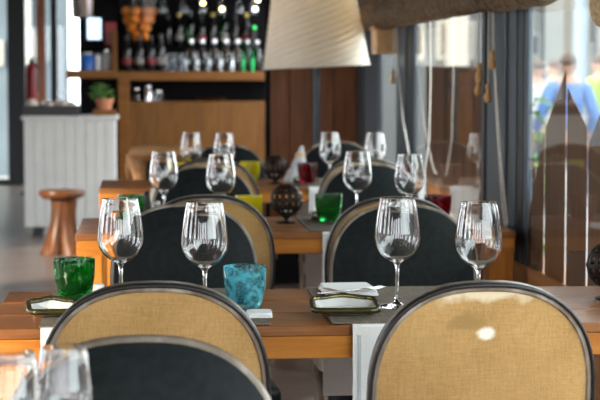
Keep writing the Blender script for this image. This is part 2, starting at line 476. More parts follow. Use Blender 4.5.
# glass front at the far left
gf = struct('wall_far', MB().box(XL, XW, 20.2, 20.3, 2.2, 2.75).box(xa + 0.0, XW, 20.2, 20.3, 0, 2.2), 'frame_dark', smooth=0, label='dark framed glass front at the far end')
def farX(px): return onY(px, 90, 20.2).x
for (a, b, m) in ((-60, -52, 'frame_dark'), (8, 26, 'frame_dark'), (51, 58, 'frame_dark'), (-130, -112, 'frame_dark')):
    struct('door_stile', MB().box(farX(a), farX(b), 20.14, 20.26, 0, 2.2), m, gf, smooth=0)
struct('door_stile', MB().box(farX(37), farX(46), 20.16, 20.24, 0, 2.2), 'terracotta', gf, smooth=0)
struct('door_rail', MB().box(XL, xa, 20.16, 20.24, 0, 0.06), 'frame_dark', gf, smooth=0)
for n, (a, b) in enumerate(((-112, -60), (-52, 8), (26, 51), (58, 80))):
    w = struct('door_%d' % (n + 1), MB().box(farX(a), farX(b), 20.19, 20.20, 0.06, 2.2), 'window_glass', smooth=0,
           label=['far glass door leaf outside the left edge', 'glass door leaf at the left edge of the room', 'glass door leaf behind the red fire extinguisher', 'bright glass door leaf beside the bar shelf'][n])
# unseen left and rear walls: window openings added and spaced to shape the light
wl = struct('wall_left', MB().box(XL - 0.1, XL, -2.5, 20.3, 2.3, 2.75), 'wall_paint', smooth=0, label='unseen left side of the room, its windows spaced to shape the light')
LWIN = [(-1.9, -0.7), (0.78, 1.55), (2.75, 3.5), (4.5, 5.4), (5.8, 6.4), (8.6, 10.9)]
edge = -2.5
for a, b in LWIN + [(20.3, 20.3)]:
    struct('pier', MB().box(XL - 0.1, XL, edge, a, 0, 2.3), 'wall_paint', wl, smooth=0)
    edge = b
for a, b in LWIN:
    struct('sash', MB().box(XL - 0.07, XL - 0.03, a, b, 1.52, 1.57), 'frame_blue', wl, smooth=0)
wk = struct('wall_rear', MB().box(XL, XW + 0.12, -2.6, -2.5, 2.3, 2.75), 'wall_paint', smooth=0, label='unseen wall behind the camera, its tall windows added for the light')
RWIN = [(-2.9, -2.0), (-1.5, -0.5), (-0.1, 0.9)]
edge = XL
for a, b in RWIN + [(XW + 0.12, XW + 0.12)]:
    struct('pier', MB().box(edge, a, -2.6, -2.5, 0, 2.3), 'wall_paint', wk, smooth=0)
    edge = b

# ------------------------------------------------------------------ medallion chairs
CT = 0.906                        # height of the chair back
LEAN = math.radians(9)
RA, RB, RN = 0.200, 0.205, 2.45   # back outline, a squarish oval
RZ = CT - RB * math.cos(LEAN)
def oval(sc=1.0, seg=56):
    out = []
    for k in range(seg):
        t = 2 * PI * k / seg
        c, s_ = math.cos(t), math.sin(t)
        out.append((RA * sc * math.copysign(abs(c) ** (2 / RN), c), RB * sc * math.copysign(abs(s_) ** (2 / RN), s_)))
    return out
def sweep_oval(section, seg=56):
    """section: closed list of (inset, depth)"""
    m = MB(); v = []; n = len(section)
    base = oval(1.0, seg)
    for k in range(seg):
        u, w = base[k]
        a, b = base[k - 1], base[(k + 1) % seg]
        tx, tz = b[0] - a[0], b[1] - a[1]
        l = math.hypot(tx, tz); nx, nz = tz / l, -tx / l
        for (ins, dep) in section: v.append((u - nx * ins, dep, w - nz * ins))
    f = []
    for k in range(seg):
        j = (k + 1) % seg
        for i in range(n):
            f.append((k * n + i, k * n + (i + 1) % n, j * n + (i + 1) % n, j * n + i))
    return m.add(v, f)
def pad(edge, y0, bulge, seg=56):
    m = MB(); v = []; f = []
    steps = [1.0, 0.985, 0.96, 0.92, 0.86, 0.78, 0.68, 0.55, 0.4, 0.2]
    for s_ in steps:
        for (u, w) in oval(edge * s_, seg): v.append((u, y0 + bulge * (1 - s_ ** 3.2), w))
    v.append((0, y0 + bulge, 0))
    for i in range(len(steps) - 1):
        for k in range(seg):
            f.append((i * seg + k, i * seg + (k + 1) % seg, (i + 1) * seg + (k + 1) % seg, (i + 1) * seg + k))
    o = (len(steps) - 1) * seg
    for k in range(seg): f.append((o + k, o + (k + 1) % seg, len(v) - 1))
    return m.add(v, f)
def rrect(w, d, r, seg=5, cx=0, cy=0, taper=0.0):
    out = []
    for (sx, sy, a0) in ((1, 1, 0), (-1, 1, 90), (-1, -1, 180), (1, -1, 270)):
        for k in range(seg + 1):
            a = math.radians(a0 + 90 * k / seg)
            x = sx * (w / 2 - r) + r * math.cos(a); y = sy * (d / 2 - r) + r * math.sin(a)
            out.append((cx + x * (1 + taper * y / d), cy + y))
    return out
def cushion(poly, z0, z1, puff):
    m = MB(); n = len(poly)
    cx = sum(p[0] for p in poly) / n; cy = sum(p[1] for p in poly) / n
    rows = [(0.985, z0), (1.0, z0 + 0.008), (1.0, z1 - 0.012), (0.97, z1), (0.85, z1 + puff * .6), (0.5, z1 + puff)]
    v = []; f = []
    for (s_, z) in rows: v += [(cx + (x - cx) * s_, cy + (y - cy) * s_, z) for x, y in poly]
    for i in range(len(rows) - 1):
        for k in range(n): f.append((i * n + k, i * n + (k + 1) % n, (i + 1) * n + (k + 1) % n, (i + 1) * n + k))
    f.append(tuple(reversed(range(n)))); f.append(tuple(range((len(rows) - 1) * n, len(rows) * n)))
    return m.add(v, f)
CH = {}
CH['frame'] = mesh_of('back_frame', sweep_oval([(0.000, -0.013), (0.002, -0.018), (0.011, -0.019), (0.015, -0.014), (0.018, 0.010), (0.012, 0.0145), (0.004, 0.0145), (0.000, 0.010)]), 'chair_wood', 50)
CH['piping'] = mesh_of('piping', sweep_oval([(-0.0022, -0.018), (-0.0010, -0.0215), (0.0022, -0.0222), (0.0050, -0.0205), (0.0050, -0.017), (0.0005, -0.014), (0.0005, -0.009), (-0.0018, -0.009)]), 'black_piping', 80)
CH['rear'] = mesh_of('rear_panel', pad(0.945, -0.0150, -0.010), 'burlap', 60)
CH['rear_worn'] = mesh_of('rear_panel', pad(0.945, -0.0150, -0.010), 'burlap_worn', 60)
CH['front'] = mesh_of('front_pad', pad(0.972, 0.0135, 0.024), 'leather', 60)
seatp = rrect(0.44, 0.42, 0.06, cy=0.235, taper=0.10)
CH['seat'] = mesh_of('seat', cushion(seatp, 0.435, 0.470, 0.012), 'leather', 50)
CH['rail'] = mesh_of('seat_rail', MB().prism(rrect(0.43, 0.41, 0.06, cy=0.235, taper=0.10), 0.385, 0.437, 'XY'), 'chair_wood', 40)
CH['leg'] = mesh_of('leg', MB().lathe([(0, 0), (0.010, 0), (0.011, 0.02), (0.0155, 0.24), (0.019, 0.33), (0.022, 0.335), (0.022, 0.350), (0.018, 0.355), (0.021, 0.386), (0, 0.386)], 14), 'chair_wood', 40)
CH['support'] = mesh_of('back_support', MB().tube([(0, 0.03, 0.40), (0, 0.018, 0.47), (0, 0.035, 0.56)], [0.017, 0.015, 0.013], 10), 'chair_wood', 50)
def chair(px, py, facing, label, worn=False, turn=0.0, bag=False):
    """px, py: pixel of the middle of the top edge; facing 1 = looks away from the camera, -1 = towards it"""
    p = onZ(px, py, CT)
    rz = (0 if facing > 0 else PI) + math.radians(turn)
    off = Matrix.Rotation(rz, 3, 'Z') @ Vector((0, -RB * math.sin(LEAN), 0))
    t = thing('medallion_chair', label, 'chair', (p.x - off.x, p.y - off.y, 0), rz, 'oval-backed chairs at the dining tables')
    for k, nm in (('frame', 'back_frame'), ('piping', 'piping'), ('rear_worn' if worn else 'rear', 'rear_panel'), ('front', 'front_pad')):
        o = obj(nm, CH[k], parent=t, loc=(0, 0, RZ), rot=(LEAN, 0, 0))
    obj('seat', CH['seat'], parent=t); obj('seat_rail', CH['rail'], parent=t)
    for sx in (-1, 1):
        obj('leg', CH['leg'], parent=t, loc=(sx * 0.165, 0.065, 0)); obj('leg', CH['leg'], parent=t, loc=(sx * 0.185, 0.400, 0))
        obj('back_support', CH['support'], parent=t, loc=(sx * 0.13, 0.0, 0))
    return t
chair(140, 336, -1, 'blurred black leather oval chair back closest to the camera, bottom left', turn=2)
chair(154, 282, 1, 'tan burlap oval chair back at the front table, behind the blurred black one', turn=-2)
chair(485, 281.5, 1, 'large tan burlap oval chair back with pale worn top edge, bottom right', worn=True, turn=3)
chair(184, 204, -1, 'black leather oval chair facing camera across front table, behind left wine glasses', turn=1)
chair(402, 204, -1, 'black leather oval chair facing camera across front table, behind right wine glasses', turn=-2)
chair(207, 195, 1, 'tan backed oval chair at second table, behind left black chair of front table', turn=1)
chair(395, 197, 1, 'tan backed oval chair at second table, behind right black chair of front table', turn=-1)
chair(203, 166, -1, 'black oval chair facing camera on far left side of second table', turn=2)
chair(370, 163.5, -1, 'black oval chair facing camera on far right side of second table', turn=-2)
chair(211, 159, 1, 'tan backed oval chair on near left side of third table', turn=0)
chair(366, 158.5, 1, 'tan backed oval chair on near right side of third table', turn=0)
chair(226, 144.5, -1, 'blurred black oval chair on far left side of third table', turn=0)
chair(337, 141.5, -1, 'blurred black oval chair on far right side of third table, by the lamp', turn=-3)

# ------------------------------------------------------------------ tables
def table(yf, x0, x1, label):
    t = thing('dining_table', label, 'table', ((x0 + x1) / 2, yf + TD / 2, 0), 0, 'long wooden dining tables')
    h = (x1 - x0) / 2; d = TD / 2
    n = 3; w = TD / n
    for i in range(n):
        obj('plank', MB().box(-h, h, -d + i * w + (0.004 if i else 0), -d + (i + 1) * w - (0.004 if i < n - 1 else 0), TH - 0.022, TH), 'table_wood', t, smooth=0, bevel=0.003)
    obj('apron', MB().box(-h + 0.003, h - 0.003, -d + 0.002, -d + 0.030, TH - 0.068, TH - 0.022), 'apron_wood_lit', t, smooth=0, bevel=0.002)
    obj('apron', MB().box(-h + 0.003, h - 0.003, d - 0.030, d - 0.002, TH - 0.068, TH - 0.022), 'apron_wood_lit', t, smooth=0, bevel=0.002)
    for sx in (-1, 1):
        obj('apron', MB().box(*(sorted((sx * (h - 0.004), sx * (h - 0.03)))), -d + 0.030, d - 0.030, TH - 0.068, TH - 0.022), 'apron_wood_lit', t, smooth=0, bevel=0.002)
        for sy in (-1, 1):
            obj('leg', MB().box(*(sorted((sx * (h - 0.006), sx * (h - 0.085)))), *(sorted((sy * (d - 0.004), sy * (d - 0.08)))), 0, TH - 0.023), 'leg_wood_lit', t, smooth=0, bevel=0.003)
    return t
TX = {}
TX[1] = (onZ(10, 289, TH).x, XW - 0.03)
TX[2] = (onZ(76, 232.5, TH).x, onZ(519.5, 232.5, TH).x)
TX[3] = (onZ(99, 187.5, TH).x, XW - 0.06)
T[0] = 1.69
TX[0] = (-0.62, 0.75)
table(T[0], *TX[0], 'wooden dining table right in front of the camera under the blurred glasses')
table(T[1], *TX[1], 'nearest fully visible wooden plank table with blue tumbler')
table(T[2], *TX[2], 'second wooden dining table, with the larger iron lantern in its middle')
table(T[3], *TX[3], 'third wooden dining table, with dark red tumbler and small lantern')

# ------------------------------------------------------------------ cloths on the tables
def slab(x0, x1, y0, y1, z0, z1): return MB().box(x0, x1, y0, y1, z0, z1)
def runner(k, x0, x1, drop, label):
    yf = T[k]; z = TH
    t = thing('linen_runner', label, 'table runner', ((x0 + x1) / 2, yf, TH + 0.0004), 0, 'white linen runners hanging over the tables')
    h = (x1 - x0) / 2
    m = MB()                                                   # strip over the table with both hanging ends
    prof = [(-0.006, -drop), (-0.0055, -0.02), (-0.0045, -0.004), (0.0, 0.0), (TD, 0.0), (TD + 0.0045, -0.004), (TD + 0.0055, -0.02), (TD + 0.006, -drop)]
    prof2 = [(-0.008, -drop), (-0.0075, -0.02), (-0.0065, -0.003), (-0.001, 0.0016), (TD + 0.001, 0.0016), (TD + 0.0065, -0.003), (TD + 0.0075, -0.02), (TD + 0.008, -drop)]
    poly = prof + prof2[::-1]
    m.prism(poly, -h, h, 'YZ')
    obj('cloth', m, 'linen', t, smooth=0)
    for sx in (-1, 1):                                          # stitched hem
        obj('hem', MB().box(sx * (h - 0.014) - 0.003, sx * (h - 0.014) + 0.003, -0.0092, -0.0075, -drop, -0.02), 'linen_grey', t, smooth=0)
    return t
def mat_(k, x0, x1, label):
    return tag(obj('woven_mat', MB().prism(rrect(x1 - x0, TD - 0.012, 0.006, 2), 0, 0.0022, 'XY'), 'mat_weave', None, ((x0 + x1) / 2, T[k] + TD / 2, TH + 0.0021), smooth=0), label, 'place mat', 'grey woven mats across the tables')
def tx(k, px): return onY(px, [0, 327, 232.5, 187.5][k], T[k]).x
M1 = [(tx(1, 38), tx(1, 270)), (tx(1, 333), tx(1, 333) + 0.50)]
M2 = [(tx(2, 110), tx(2, 255)), (tx(2, 310), tx(2, 458))]
M3 = [(tx(3, 150), tx(3, 255)), (tx(3, 300), tx(3, 410))]
for k, M in ((1, M1), (2, M2), (3, M3)):
    nm = ['', 'front', 'second', 'third'][k]
    for i, (a, b) in enumerate(M):
        sd = ['left', 'right'][i]
        runner(k, a + (0.04 if i else 0.005), b - 0.04, 0.26, 'white linen runner hanging over edge of %s table, %s place' % (nm, sd))
        mat_(k, a, b, 'grey woven mat lying across %s table at the %s places' % (nm, sd))
MZ = TH + 0.0044                   # top of a mat

# ------------------------------------------------------------------ glassware
def wine_profile(s=1.0):
    out = [(0, 0.0), (0.034, 0.0), (0.0410, 0.0012), (0.0412, 0.0034), (0.0400, 0.0042), (0.030, 0.0050), (0.012, 0.0075), (0.0055, 0.014), (0.0042, 0.03),
           (0.0040, 0.075), (0.0050, 0.092), (0.0100, 0.099), (0.0240, 0.106), (0.0380, 0.118), (0.0470, 0.134), (0.0500, 0.150), (0.0488, 0.170), (0.0450, 0.200), (0.0400, 0.228), (0.0380, 0.2370), (0.0378, 0.2385)]
    inn = [(0.0358, 0.2385), (0.0358, 0.2365), (0.0388, 0.228), (0.0437, 0.200), (0.0475, 0.170), (0.0486, 0.150), (0.0455, 0.135), (0.0365, 0.1195), (0.0225, 0.1080), (0.0085, 0.1025), (0, 0.1015)]
    return [(r * s, z * s) for r, z in out + inn]
WG = mesh_of('wine_glass', MB().lathe(wine_profile(), 48), 'clear_glass', 60)
WGS = mesh_of('small_wine_glass', MB().lathe(wine_profile(0.74), 40), 'clear_glass', 60)
def tumbler_mesh(mat):
    H = 0.092
    prof = [(0, 0), (0.029, 0), (0.034, 0.005), (0.0400, 0.022), (0.0452, 0.052), (0.0466, 0.075), (0.0470, H - 0.003), (0.0465, H), (0.0445, H), (0.0438, H - 0.003), (0.0432, 0.075), (0.0418, 0.052), (0.0365, 0.024), (0.028, 0.014), (0, 0.012)]
    m = MB().lathe(prof, 40)
    v = []
    for (x, y, z) in m.v:                                     # hand-blown facets
        r = math.hypot(x, y)
        if r > 0.03 and z < 0.07:
            k = 1 + 0.018 * math.cos(9 * math.atan2(y, x)) * math.sin(PI * min(1, max(0, z / 0.07)))
            x, y = x * k, y * k
        v.append((x, y, z))
    m.v = v
    return mesh_of('tumbler', m, mat, 60)
TM = {c: tumbler_mesh(c + '_glass') for c in ('green', 'blue', 'yellow', 'red')}
def put(name, mesh, px, py, z, label, cat, group=None, rz=0.0):
    p = onZ(px, py, z)
    return tag(obj(name, mesh, None, None, (p.x, p.y, z), (0, 0, rz)), label, cat, group)
GW = 'stemmed wine glasses on the tables'
for (px, py, lab) in ((121, 308, 'leftmost clear wine glass on the front table, beside the green tumbler'),
                      (205, 314, 'clear wine glass on the front table, left of the blue tumbler'),
                      (397, 307, 'clear wine glass on the front table, right of napkin and fork'),
                      (478, 314, 'rightmost clear wine glass on the front table, nearest the window')):
    put('wine_glass', WG, px, py, MZ, lab, 'wine glass', GW)
for (px, py, lab) in ((164, 221, 'leftmost wine glass on second table, beside small green tumbler'),
                      (221, 226, 'wine glass on second table, directly behind the left black chair'),
                      (357, 221, 'wine glass on second table, right of the dark green tumbler'),
                      (409, 226, 'rightmost wine glass on second table, nearest the window')):
    put('wine_glass', WG, px, py, MZ, lab, 'wine glass', GW)
for (px, py, lab) in ((191.5, 185.5, 'leftmost blurred wine glass on third table'),
                      (224.5, 186.5, 'second blurred wine glass from the left on third table'),
                      (330, 185.5, 'blurred wine glass on third table, right of dark red tumbler'),
                      (375, 186.5, 'rightmost blurred wine glass on third table')):
    put('wine_glass', WG, px, py, MZ, lab, 'wine glass', GW)
for (px, lab) in ((64, 'very blurred small wine glass right of another, bottom left corner'), (14, 'very blurred small wine glass at the extreme bottom left corner')):
    d = onY(px, 347, 2.24)
    tag(obj('wine_glass', WGS, None, None, (d.x, 2.24 if px > 20 else 2.20, TH)), lab, 'wine glass', GW)
GT = 'coloured glass tumblers'
put('tumbler', TM['green'], 74.5, 299, MZ, 'large green bubbled glass tumbler on left end of front table', 'tumbler', GT)
put('tumbler', TM['blue'], 245, 308, MZ, 'turquoise blue glass tumbler on the front table', 'tumbler', GT)
put('tumbler', TM['green'], 131, 222, MZ, 'green glass tumbler on left end of second table, behind wine glass', 'tumbler', GT)
put('tumbler', TM['yellow'], 249, 223, MZ, 'yellow glass tumbler on second table beside the lantern', 'tumbler', GT)
put('tumbler', TM['green'], 328.5, 221, MZ + 0.008, 'dark green glass tumbler on second table, right of the lantern', 'tumbler', GT)
put('tumbler', TM['red'], 438, 222, MZ, 'red glass tumbler on second table near the window', 'tumbler', GT)
put('tumbler', TM['yellow'], 181, 182.5, MZ, 'yellow glass tumbler at left place of third table', 'tumbler', GT)
put('tumbler', TM['yellow'], 250, 181.5, MZ, 'yellow glass tumbler on third table beside the small lantern', 'tumbler', GT)
put('tumbler', TM['red'], 307.5, 183, MZ + 0.008, 'dark red glass tumbler on third table below the lamp', 'tumbler', GT)
put('tumbler', TM['red'], 396, 185, MZ, 'red glass tumbler on third table near the window', 'tumbler', GT)

# ------------------------------------------------------------------ openwork iron lanterns
def cage():
    m = MB(); R = 0.056
    def band(fn, closed=True, n=28, w=0.008, th=0.003):
        v = []; f = []
        for k in range(n):
            c, side, nrm = fn(2 * PI * k / n)
            for (a, b) in ((-w / 2, 0), (w / 2, 0), (w / 2, -th), (-w / 2, -th)): v.append(Vector(c) + Vector(side) * a + Vector(nrm) * b)
        for k in range(n):
            j = (k + 1) % n
            for i in range(4): f.append((k * 4 + i, k * 4 + (i + 1) % 4, j * 4 + (i + 1) % 4, j * 4 + i))
        m.add(v, f)
    for i in range(7):
        a = PI * i / 7
        band(lambda t, a=a: ((R * math.sin(t) * math.cos(a), R * math.sin(t) * math.sin(a), R * math.cos(t)), (-math.sin(a), math.cos(a), 0),
                             (math.sin(t) * math.cos(a), math.sin(t) * math.sin(a), math.cos(t))))
    for la in (-50, -27, 0, 27, 50):
        q = math.radians(la); c, s_ = math.cos(q), math.sin(q)
        band(lambda t, c=c, s_=s_: (((R + 0.001) * c * math.cos(t), (R + 0.001) * c * math.sin(t), (R + 0.001) * s_), (-s_ * math.cos(t), -s_ * math.sin(t), c),
                                    (c * math.cos(t), c * math.sin(t), s_)), w=0.008)
    return m
LM = {'cage': mesh_of('cage', cage(), 'iron', 30),
      'stand': mesh_of('stand', MB().lathe([(0, 0), (0.034, 0), (0.036, 0.003), (0.030, 0.006), (0.010, 0.009), (0.008, 0.016), (0.018, 0.021), (0.022, 0.026), (0, 0.026)], 24), 'iron', 50),
      'knob': mesh_of('knob', MB().tube([(0.050, 0, 0), (0.064, 0, 0), (0.066, 0, 0), (0.072, 0, 0)], [0.003, 0.003, 0.006, 0.005], 8), 'iron', 40),
      'candle': mesh_of('candle', MB().lathe([(0, 0), (0.019, 0), (0.019, 0.022), (0.0, 0.021)], 16), 'porcelain', 50)}
def lantern(x, y, label, rz=0):
    t = thing('lantern', label, 'lantern', (x, y, TH), rz, 'openwork iron ball lanterns')
    obj('stand', LM['stand'], parent=t); obj('cage', LM['cage'], parent=t, loc=(0, 0, 0.078))
    obj('knob', LM['knob'], parent=t, loc=(0, 0, 0.078)); obj('candle', LM['candle'], parent=t, loc=(0, 0, 0.026))
p = onZ(286.5, 223, TH); lantern(p.x, p.y, 'dark iron openwork ball lantern in the middle of second table', 1.2)
p = onZ(275.5, 184, TH); lantern(p.x, p.y, 'dark iron ball lantern on third table beside dark red tumbler', 0.0)
p = onZ(611, 299, TH); lantern(p.x, p.y, 'dark iron ball lantern at right picture edge on front table', 2.0)

# ------------------------------------------------------------------ plates, napkins, cutlery
def scallop(w, d, hump):
    pts = rrect(w, d, 0.022, 5)
    out = []
    for i, (x, y) in enumerate(pts):
        out.append((x, y))
        nx = pts[(i + 1) % len(pts)]
        if y > d / 2 - 0.001 and nx[1] > d / 2 - 0.001:          # far side: a rounded lobe in the middle
            for k in range(1, 16):
                u = k / 16; xx = x + (nx[0] - x) * u
                out.append((xx, y + hump * (0.5 - 0.5 * math.cos(2 * PI * u)) ** 0.6))
    return out
def plate(px, py, z, w, d, label, rz=0.0):
    p = onZ(px, py, z)
    t = thing('bread_plate', label, 'plate', (p.x, p.y, z), rz, 'olive-rimmed bread plates')
    o = scallop(w, d, 0.020)
    n = len(o)
    def rows(rs):
        v = []; f = []
        for (s_, zz) in rs: v += [(x * s_, y * s_, zz + (0.016 * max(0, y / d) if s_ > 0.9 else 0)) for x, y in o]
        for i in range(len(rs) - 1):
            for k in range(n): f.append((i * n + k, i * n + (k + 1) % n, (i + 1) * n + (k + 1) % n, (i + 1) * n + k))
        return v, f
    v, f = rows([(0.70, 0.0), (0.96, 0.010), (0.94, 0.0125), (0.72, 0.0045)])
    f.append(tuple(reversed(range(n)))); f.append(tuple(range(3 * n, 4 * n)))
    obj('dish', MB().add(v, f), 'porcelain', t)
    rim = [(x * 0.965, y * 0.965, 0.0125 + 0.016 * max(0, y / d)) for x, y in o]
    r = obj('rim', MB().tube(rim, 0.0066, 8, closed=True), 'olive_glaze', t, smooth=60)
    line = [(x * 0.915, y * 0.915, 0.0140 + 0.016 * max(0, y / d)) for x, y in o]
    obj('glaze_line', MB().tube(line, 0.0016, 6, closed=True), 'yellow_glaze', t, smooth=60)
    return t
plate(345, 312, MZ + 0.0006, 0.142, 0.150, 'olive and yellow rimmed bread plate on front table, beside the fork', -0.05)
plate(53, 314, MZ + 0.0006, 0.105, 0.125, 'olive rimmed bread plate on left end of front table, below green tumbler', 0.1)
plate(329, 220, MZ + 0.0006, 0.13, 0.11, 'pale bread plate under the dark green tumbler on second table', 0.05)
plate(306, 183, MZ + 0.0006, 0.11, 0.10, 'pale bread plate under the dark red tumbler on third table', 0.0)
def napkin(x, y, z, w, d, label, rz, layers=3, grey=False):
    t = thing('folded_napkin', label, 'napkin', (x, y, z), rz)
    for i in range(layers):
        pts = rrect(w - 0.003 * i, d - 0.004 * i, 0.012 if i else 0.004, 4)
        obj('fold', MB().prism(pts, i * 0.0051, i * 0.0051 + 0.0048, 'XY'), 'linen_grey' if grey else 'napkin_white', t, smooth=0, bevel=0.001)
    return t
p = onZ(348, 292.5, MZ)
NZ = MZ + 0.0004
napkin(p.x, p.y, NZ, 0.118, 0.15, 'folded white napkin with fork and knife on front table', 0.06)
NT = NZ + 0.0153
def fork(loc, rz, label):
    t = thing('fork', label, 'fork', loc, rz); t.scale = (1.1, 1.1, 1.1)
    m = MB()
    m.prism([(-0.0035, -0.085), (0.0035, -0.085), (0.0045, -0.06), (0.0025, -0.02), (0.0025, 0.02), (-0.0025, 0.02), (-0.0025, -0.02), (-0.0045, -0.06)], 0.0, 0.0022, 'XY')
    obj('handle', m, 'steel', t, smooth=0, bevel=0.0006)
    obj('neck', MB().prism([(-0.0025, 0.02), (0.0025, 0.02), (0.0095, 0.036), (0.0105, 0.046), (-0.0105, 0.046), (-0.0095, 0.036)], 0.0002, 0.0022, 'XY'), 'steel', t, smooth=0)
    for i in range(4):
        x = -0.0105 + i * 0.0063
        obj('tine', MB().tube([(x + 0.001, 0.0455, 0.0013), (x + 0.001, 0.062, 0.0022), (x + 0.001, 0.080, 0.0050)], [0.0012, 0.0011, 0.0005], 6), 'steel', t)
def knife(loc, rz, label):
    t = thing('knife', label, 'knife', loc, rz)
    obj('blade', MB().prism([(-0.006, -0.01), (0.006, -0.01), (0.008, 0.05), (0.006, 0.078), (0.0, 0.090), (-0.006, 0.085)], 0.0006, 0.0022, 'XY'), 'steel', t, smooth=0)
    obj('handle', MB().prism([(-0.005, -0.085), (0.005, -0.085), (0.0065, -0.06), (0.005, -0.01), (-0.005, -0.01), (-0.0065, -0.06)], 0.0, 0.0032, 'XY'), 'dark_steel', t, smooth=0, bevel=0.001)
q = onZ(352, 291, NT); fork((q.x, q.y, NT), -1.05, 'steel fork lying on the folded white napkin, front table')
q = onZ(340, 293, NT); knife((q.x, q.y, NT), 0.30, 'dark-handled knife lying on the folded white napkin, front table')
# crumpled white napkin next to the blue tumbler
p = onZ(259, 316, MZ)
napkin(p.x, p.y, MZ + 0.0004, 0.055, 0.075, 'small white napkin below the blue tumbler on front table', -0.05, 2)
napkin(onZ(447, 229, MZ).x, onZ(447, 229, MZ).y, MZ + 0.0004, 0.10, 0.09, 'folded white napkin at the window place of second table', 0.1, 3)
# grey napkin folded into a standing cone
def napkin_cone(x, y, z, label):
    t = thing('standing_napkin', label, 'napkin', (x, y, z), 0.3)
    m = MB(); n = 20; rows = 8; v = []; f = []
    for j in range(rows):
        u = j / (rows - 1)
        for k in range(n):
            a = 2 * PI * k / n
            r = (0.052 * (1 - u) + 0.006) * (1 + 0.12 * math.cos(5 * a + 2 * u))
            v.append((0.03 * u + r * math.cos(a), r * math.sin(a), 0.165 * u))
    for j in range(rows - 1):
        for k in range(n): f.append((j * n + k, j * n + (k + 1) % n, (j + 1) * n + (k + 1) % n, (j + 1) * n + k))
    f.append(tuple(reversed(range(n)))); f.append(tuple(range((rows - 1) * n, rows * n)))
    obj('cloth', m.add(v, f), 'linen_grey', t, smooth=60)
    obj('napkin_ring', MB().lathe([(0.020, 0.118), (0.024, 0.118), (0.024, 0.130), (0.020, 0.130)], 18, cx=0.022, close=True), 'pull_wood', t)
p = onZ(296, 181, TH)
napkin_cone(p.x, min(p.y, T[3] + TD - 0.08), TH, 'pale grey napkin standing as a cone on third table')
# salt and pepper
def shaker(px, py, z, body, cap, label, cat='shaker', h=0.05):
    p = onZ(px, py, z)
    t = thing('shaker', label, cat, (p.x, p.y, z))
    obj('body', MB().lathe([(0, 0), (0.014, 0), (0.017, 0.004), (0.0165, h * 0.5), (0.012, h * 0.85), (0, h * 0.85)], 20), body, t, smooth=50)
    obj('cap', MB().lathe([(0.0125, h * 0.83), (0.012, h * 0.93), (0.006, h), (0, h)], 20), cap, t, smooth=50)
shaker(99, 303, MZ, 'porcelain', 'porcelain', 'small white salt shaker right of the large green tumbler', h=0.044)
shaker(112, 221, TH, 'porcelain', 'porcelain', 'white salt shaker on left end of second table', h=0.066)
shaker(147, 220, TH, 'plastic_black', 'plastic_black', 'black pepper shaker on left end of second table', h=0.10)
shaker(157, 221, MZ, 'clear_glass', 'porcelain', 'clear glass shaker beside the leftmost wine glass of second table', h=0.07)

# ------------------------------------------------------------------ floor lamp with the big white shade
LY = 9.32
lp = onY(316.5, 120, LY)
LS = F / LY
def shade():
    m = MB(); n = 160; rows = 110; v = []; f = []
    zb, zt = 0.0, 0.49; rb, rt = 0.275, 0.197
    for side in (0, 1):
        for j in range(rows):
            u = j / (rows - 1)
            for k in range(n):
                a = 2 * PI * k / n
                r = rb + (rt - rb) * u + 0.0026 * math.cos(14 * a - 95 * u) - 0.003 * side
                v.append((r * math.cos(a), r * math.sin(a), zb + (zt - zb) * u))
    N = n * rows
    for j in range(rows - 1):
        for k in range(n):
            a, b = j * n + k, j * n + (k + 1) % n
            f.append((a, b, b + n, a + n)); f.append((N + b, N + a, N + a + n, N + b + n))
    for k in range(n):
        a, b = k, (k + 1) % n
        f.append((a, N + a, N + b, b)); t = (rows - 1) * n
        f.append((t + a, t + b, N + t + b, N + t + a))
    return m.add(v, f)
lamp = thing('floor_lamp', 'tall floor lamp with large off-white pleated shade and dark pole', 'lamp', (lp.x, LY, 0))
SB = onY(316, 66.5, LY).z
obj('base', MB().lathe([(0, 0), (0.14, 0), (0.14, 0.012), (0.125, 0.02), (0.03, 0.03), (0.021, 0.05), (0, 0.05)], 32), 'pole_metal', lamp)
obj('pole', MB().tube([(0, 0, 0.04), (0, 0, SB + 0.36)], 0.0195, 14), 'pole_metal', lamp)
sh = obj('lamp_shade', shade(), 'shade_cloth', lamp, (0, 0, SB), (0, math.radians(-2.6), 0), smooth=60)
obj('shade_ring', MB().lathe([(0.273, -0.004), (0.279, -0.004), (0.279, 0.006), (0.273, 0.006)], 64, close=True), 'shade_cloth', sh)
obj('bulb', MB().lathe([(0, SB + 0.36), (0.014, SB + 0.36), (0.016, SB + 0.385), (0.03, SB + 0.42), (0.03, SB + 0.44), (0.015, SB + 0.465), (0, SB + 0.468)], 18), 'bulb_lamp', lamp, smooth=60)

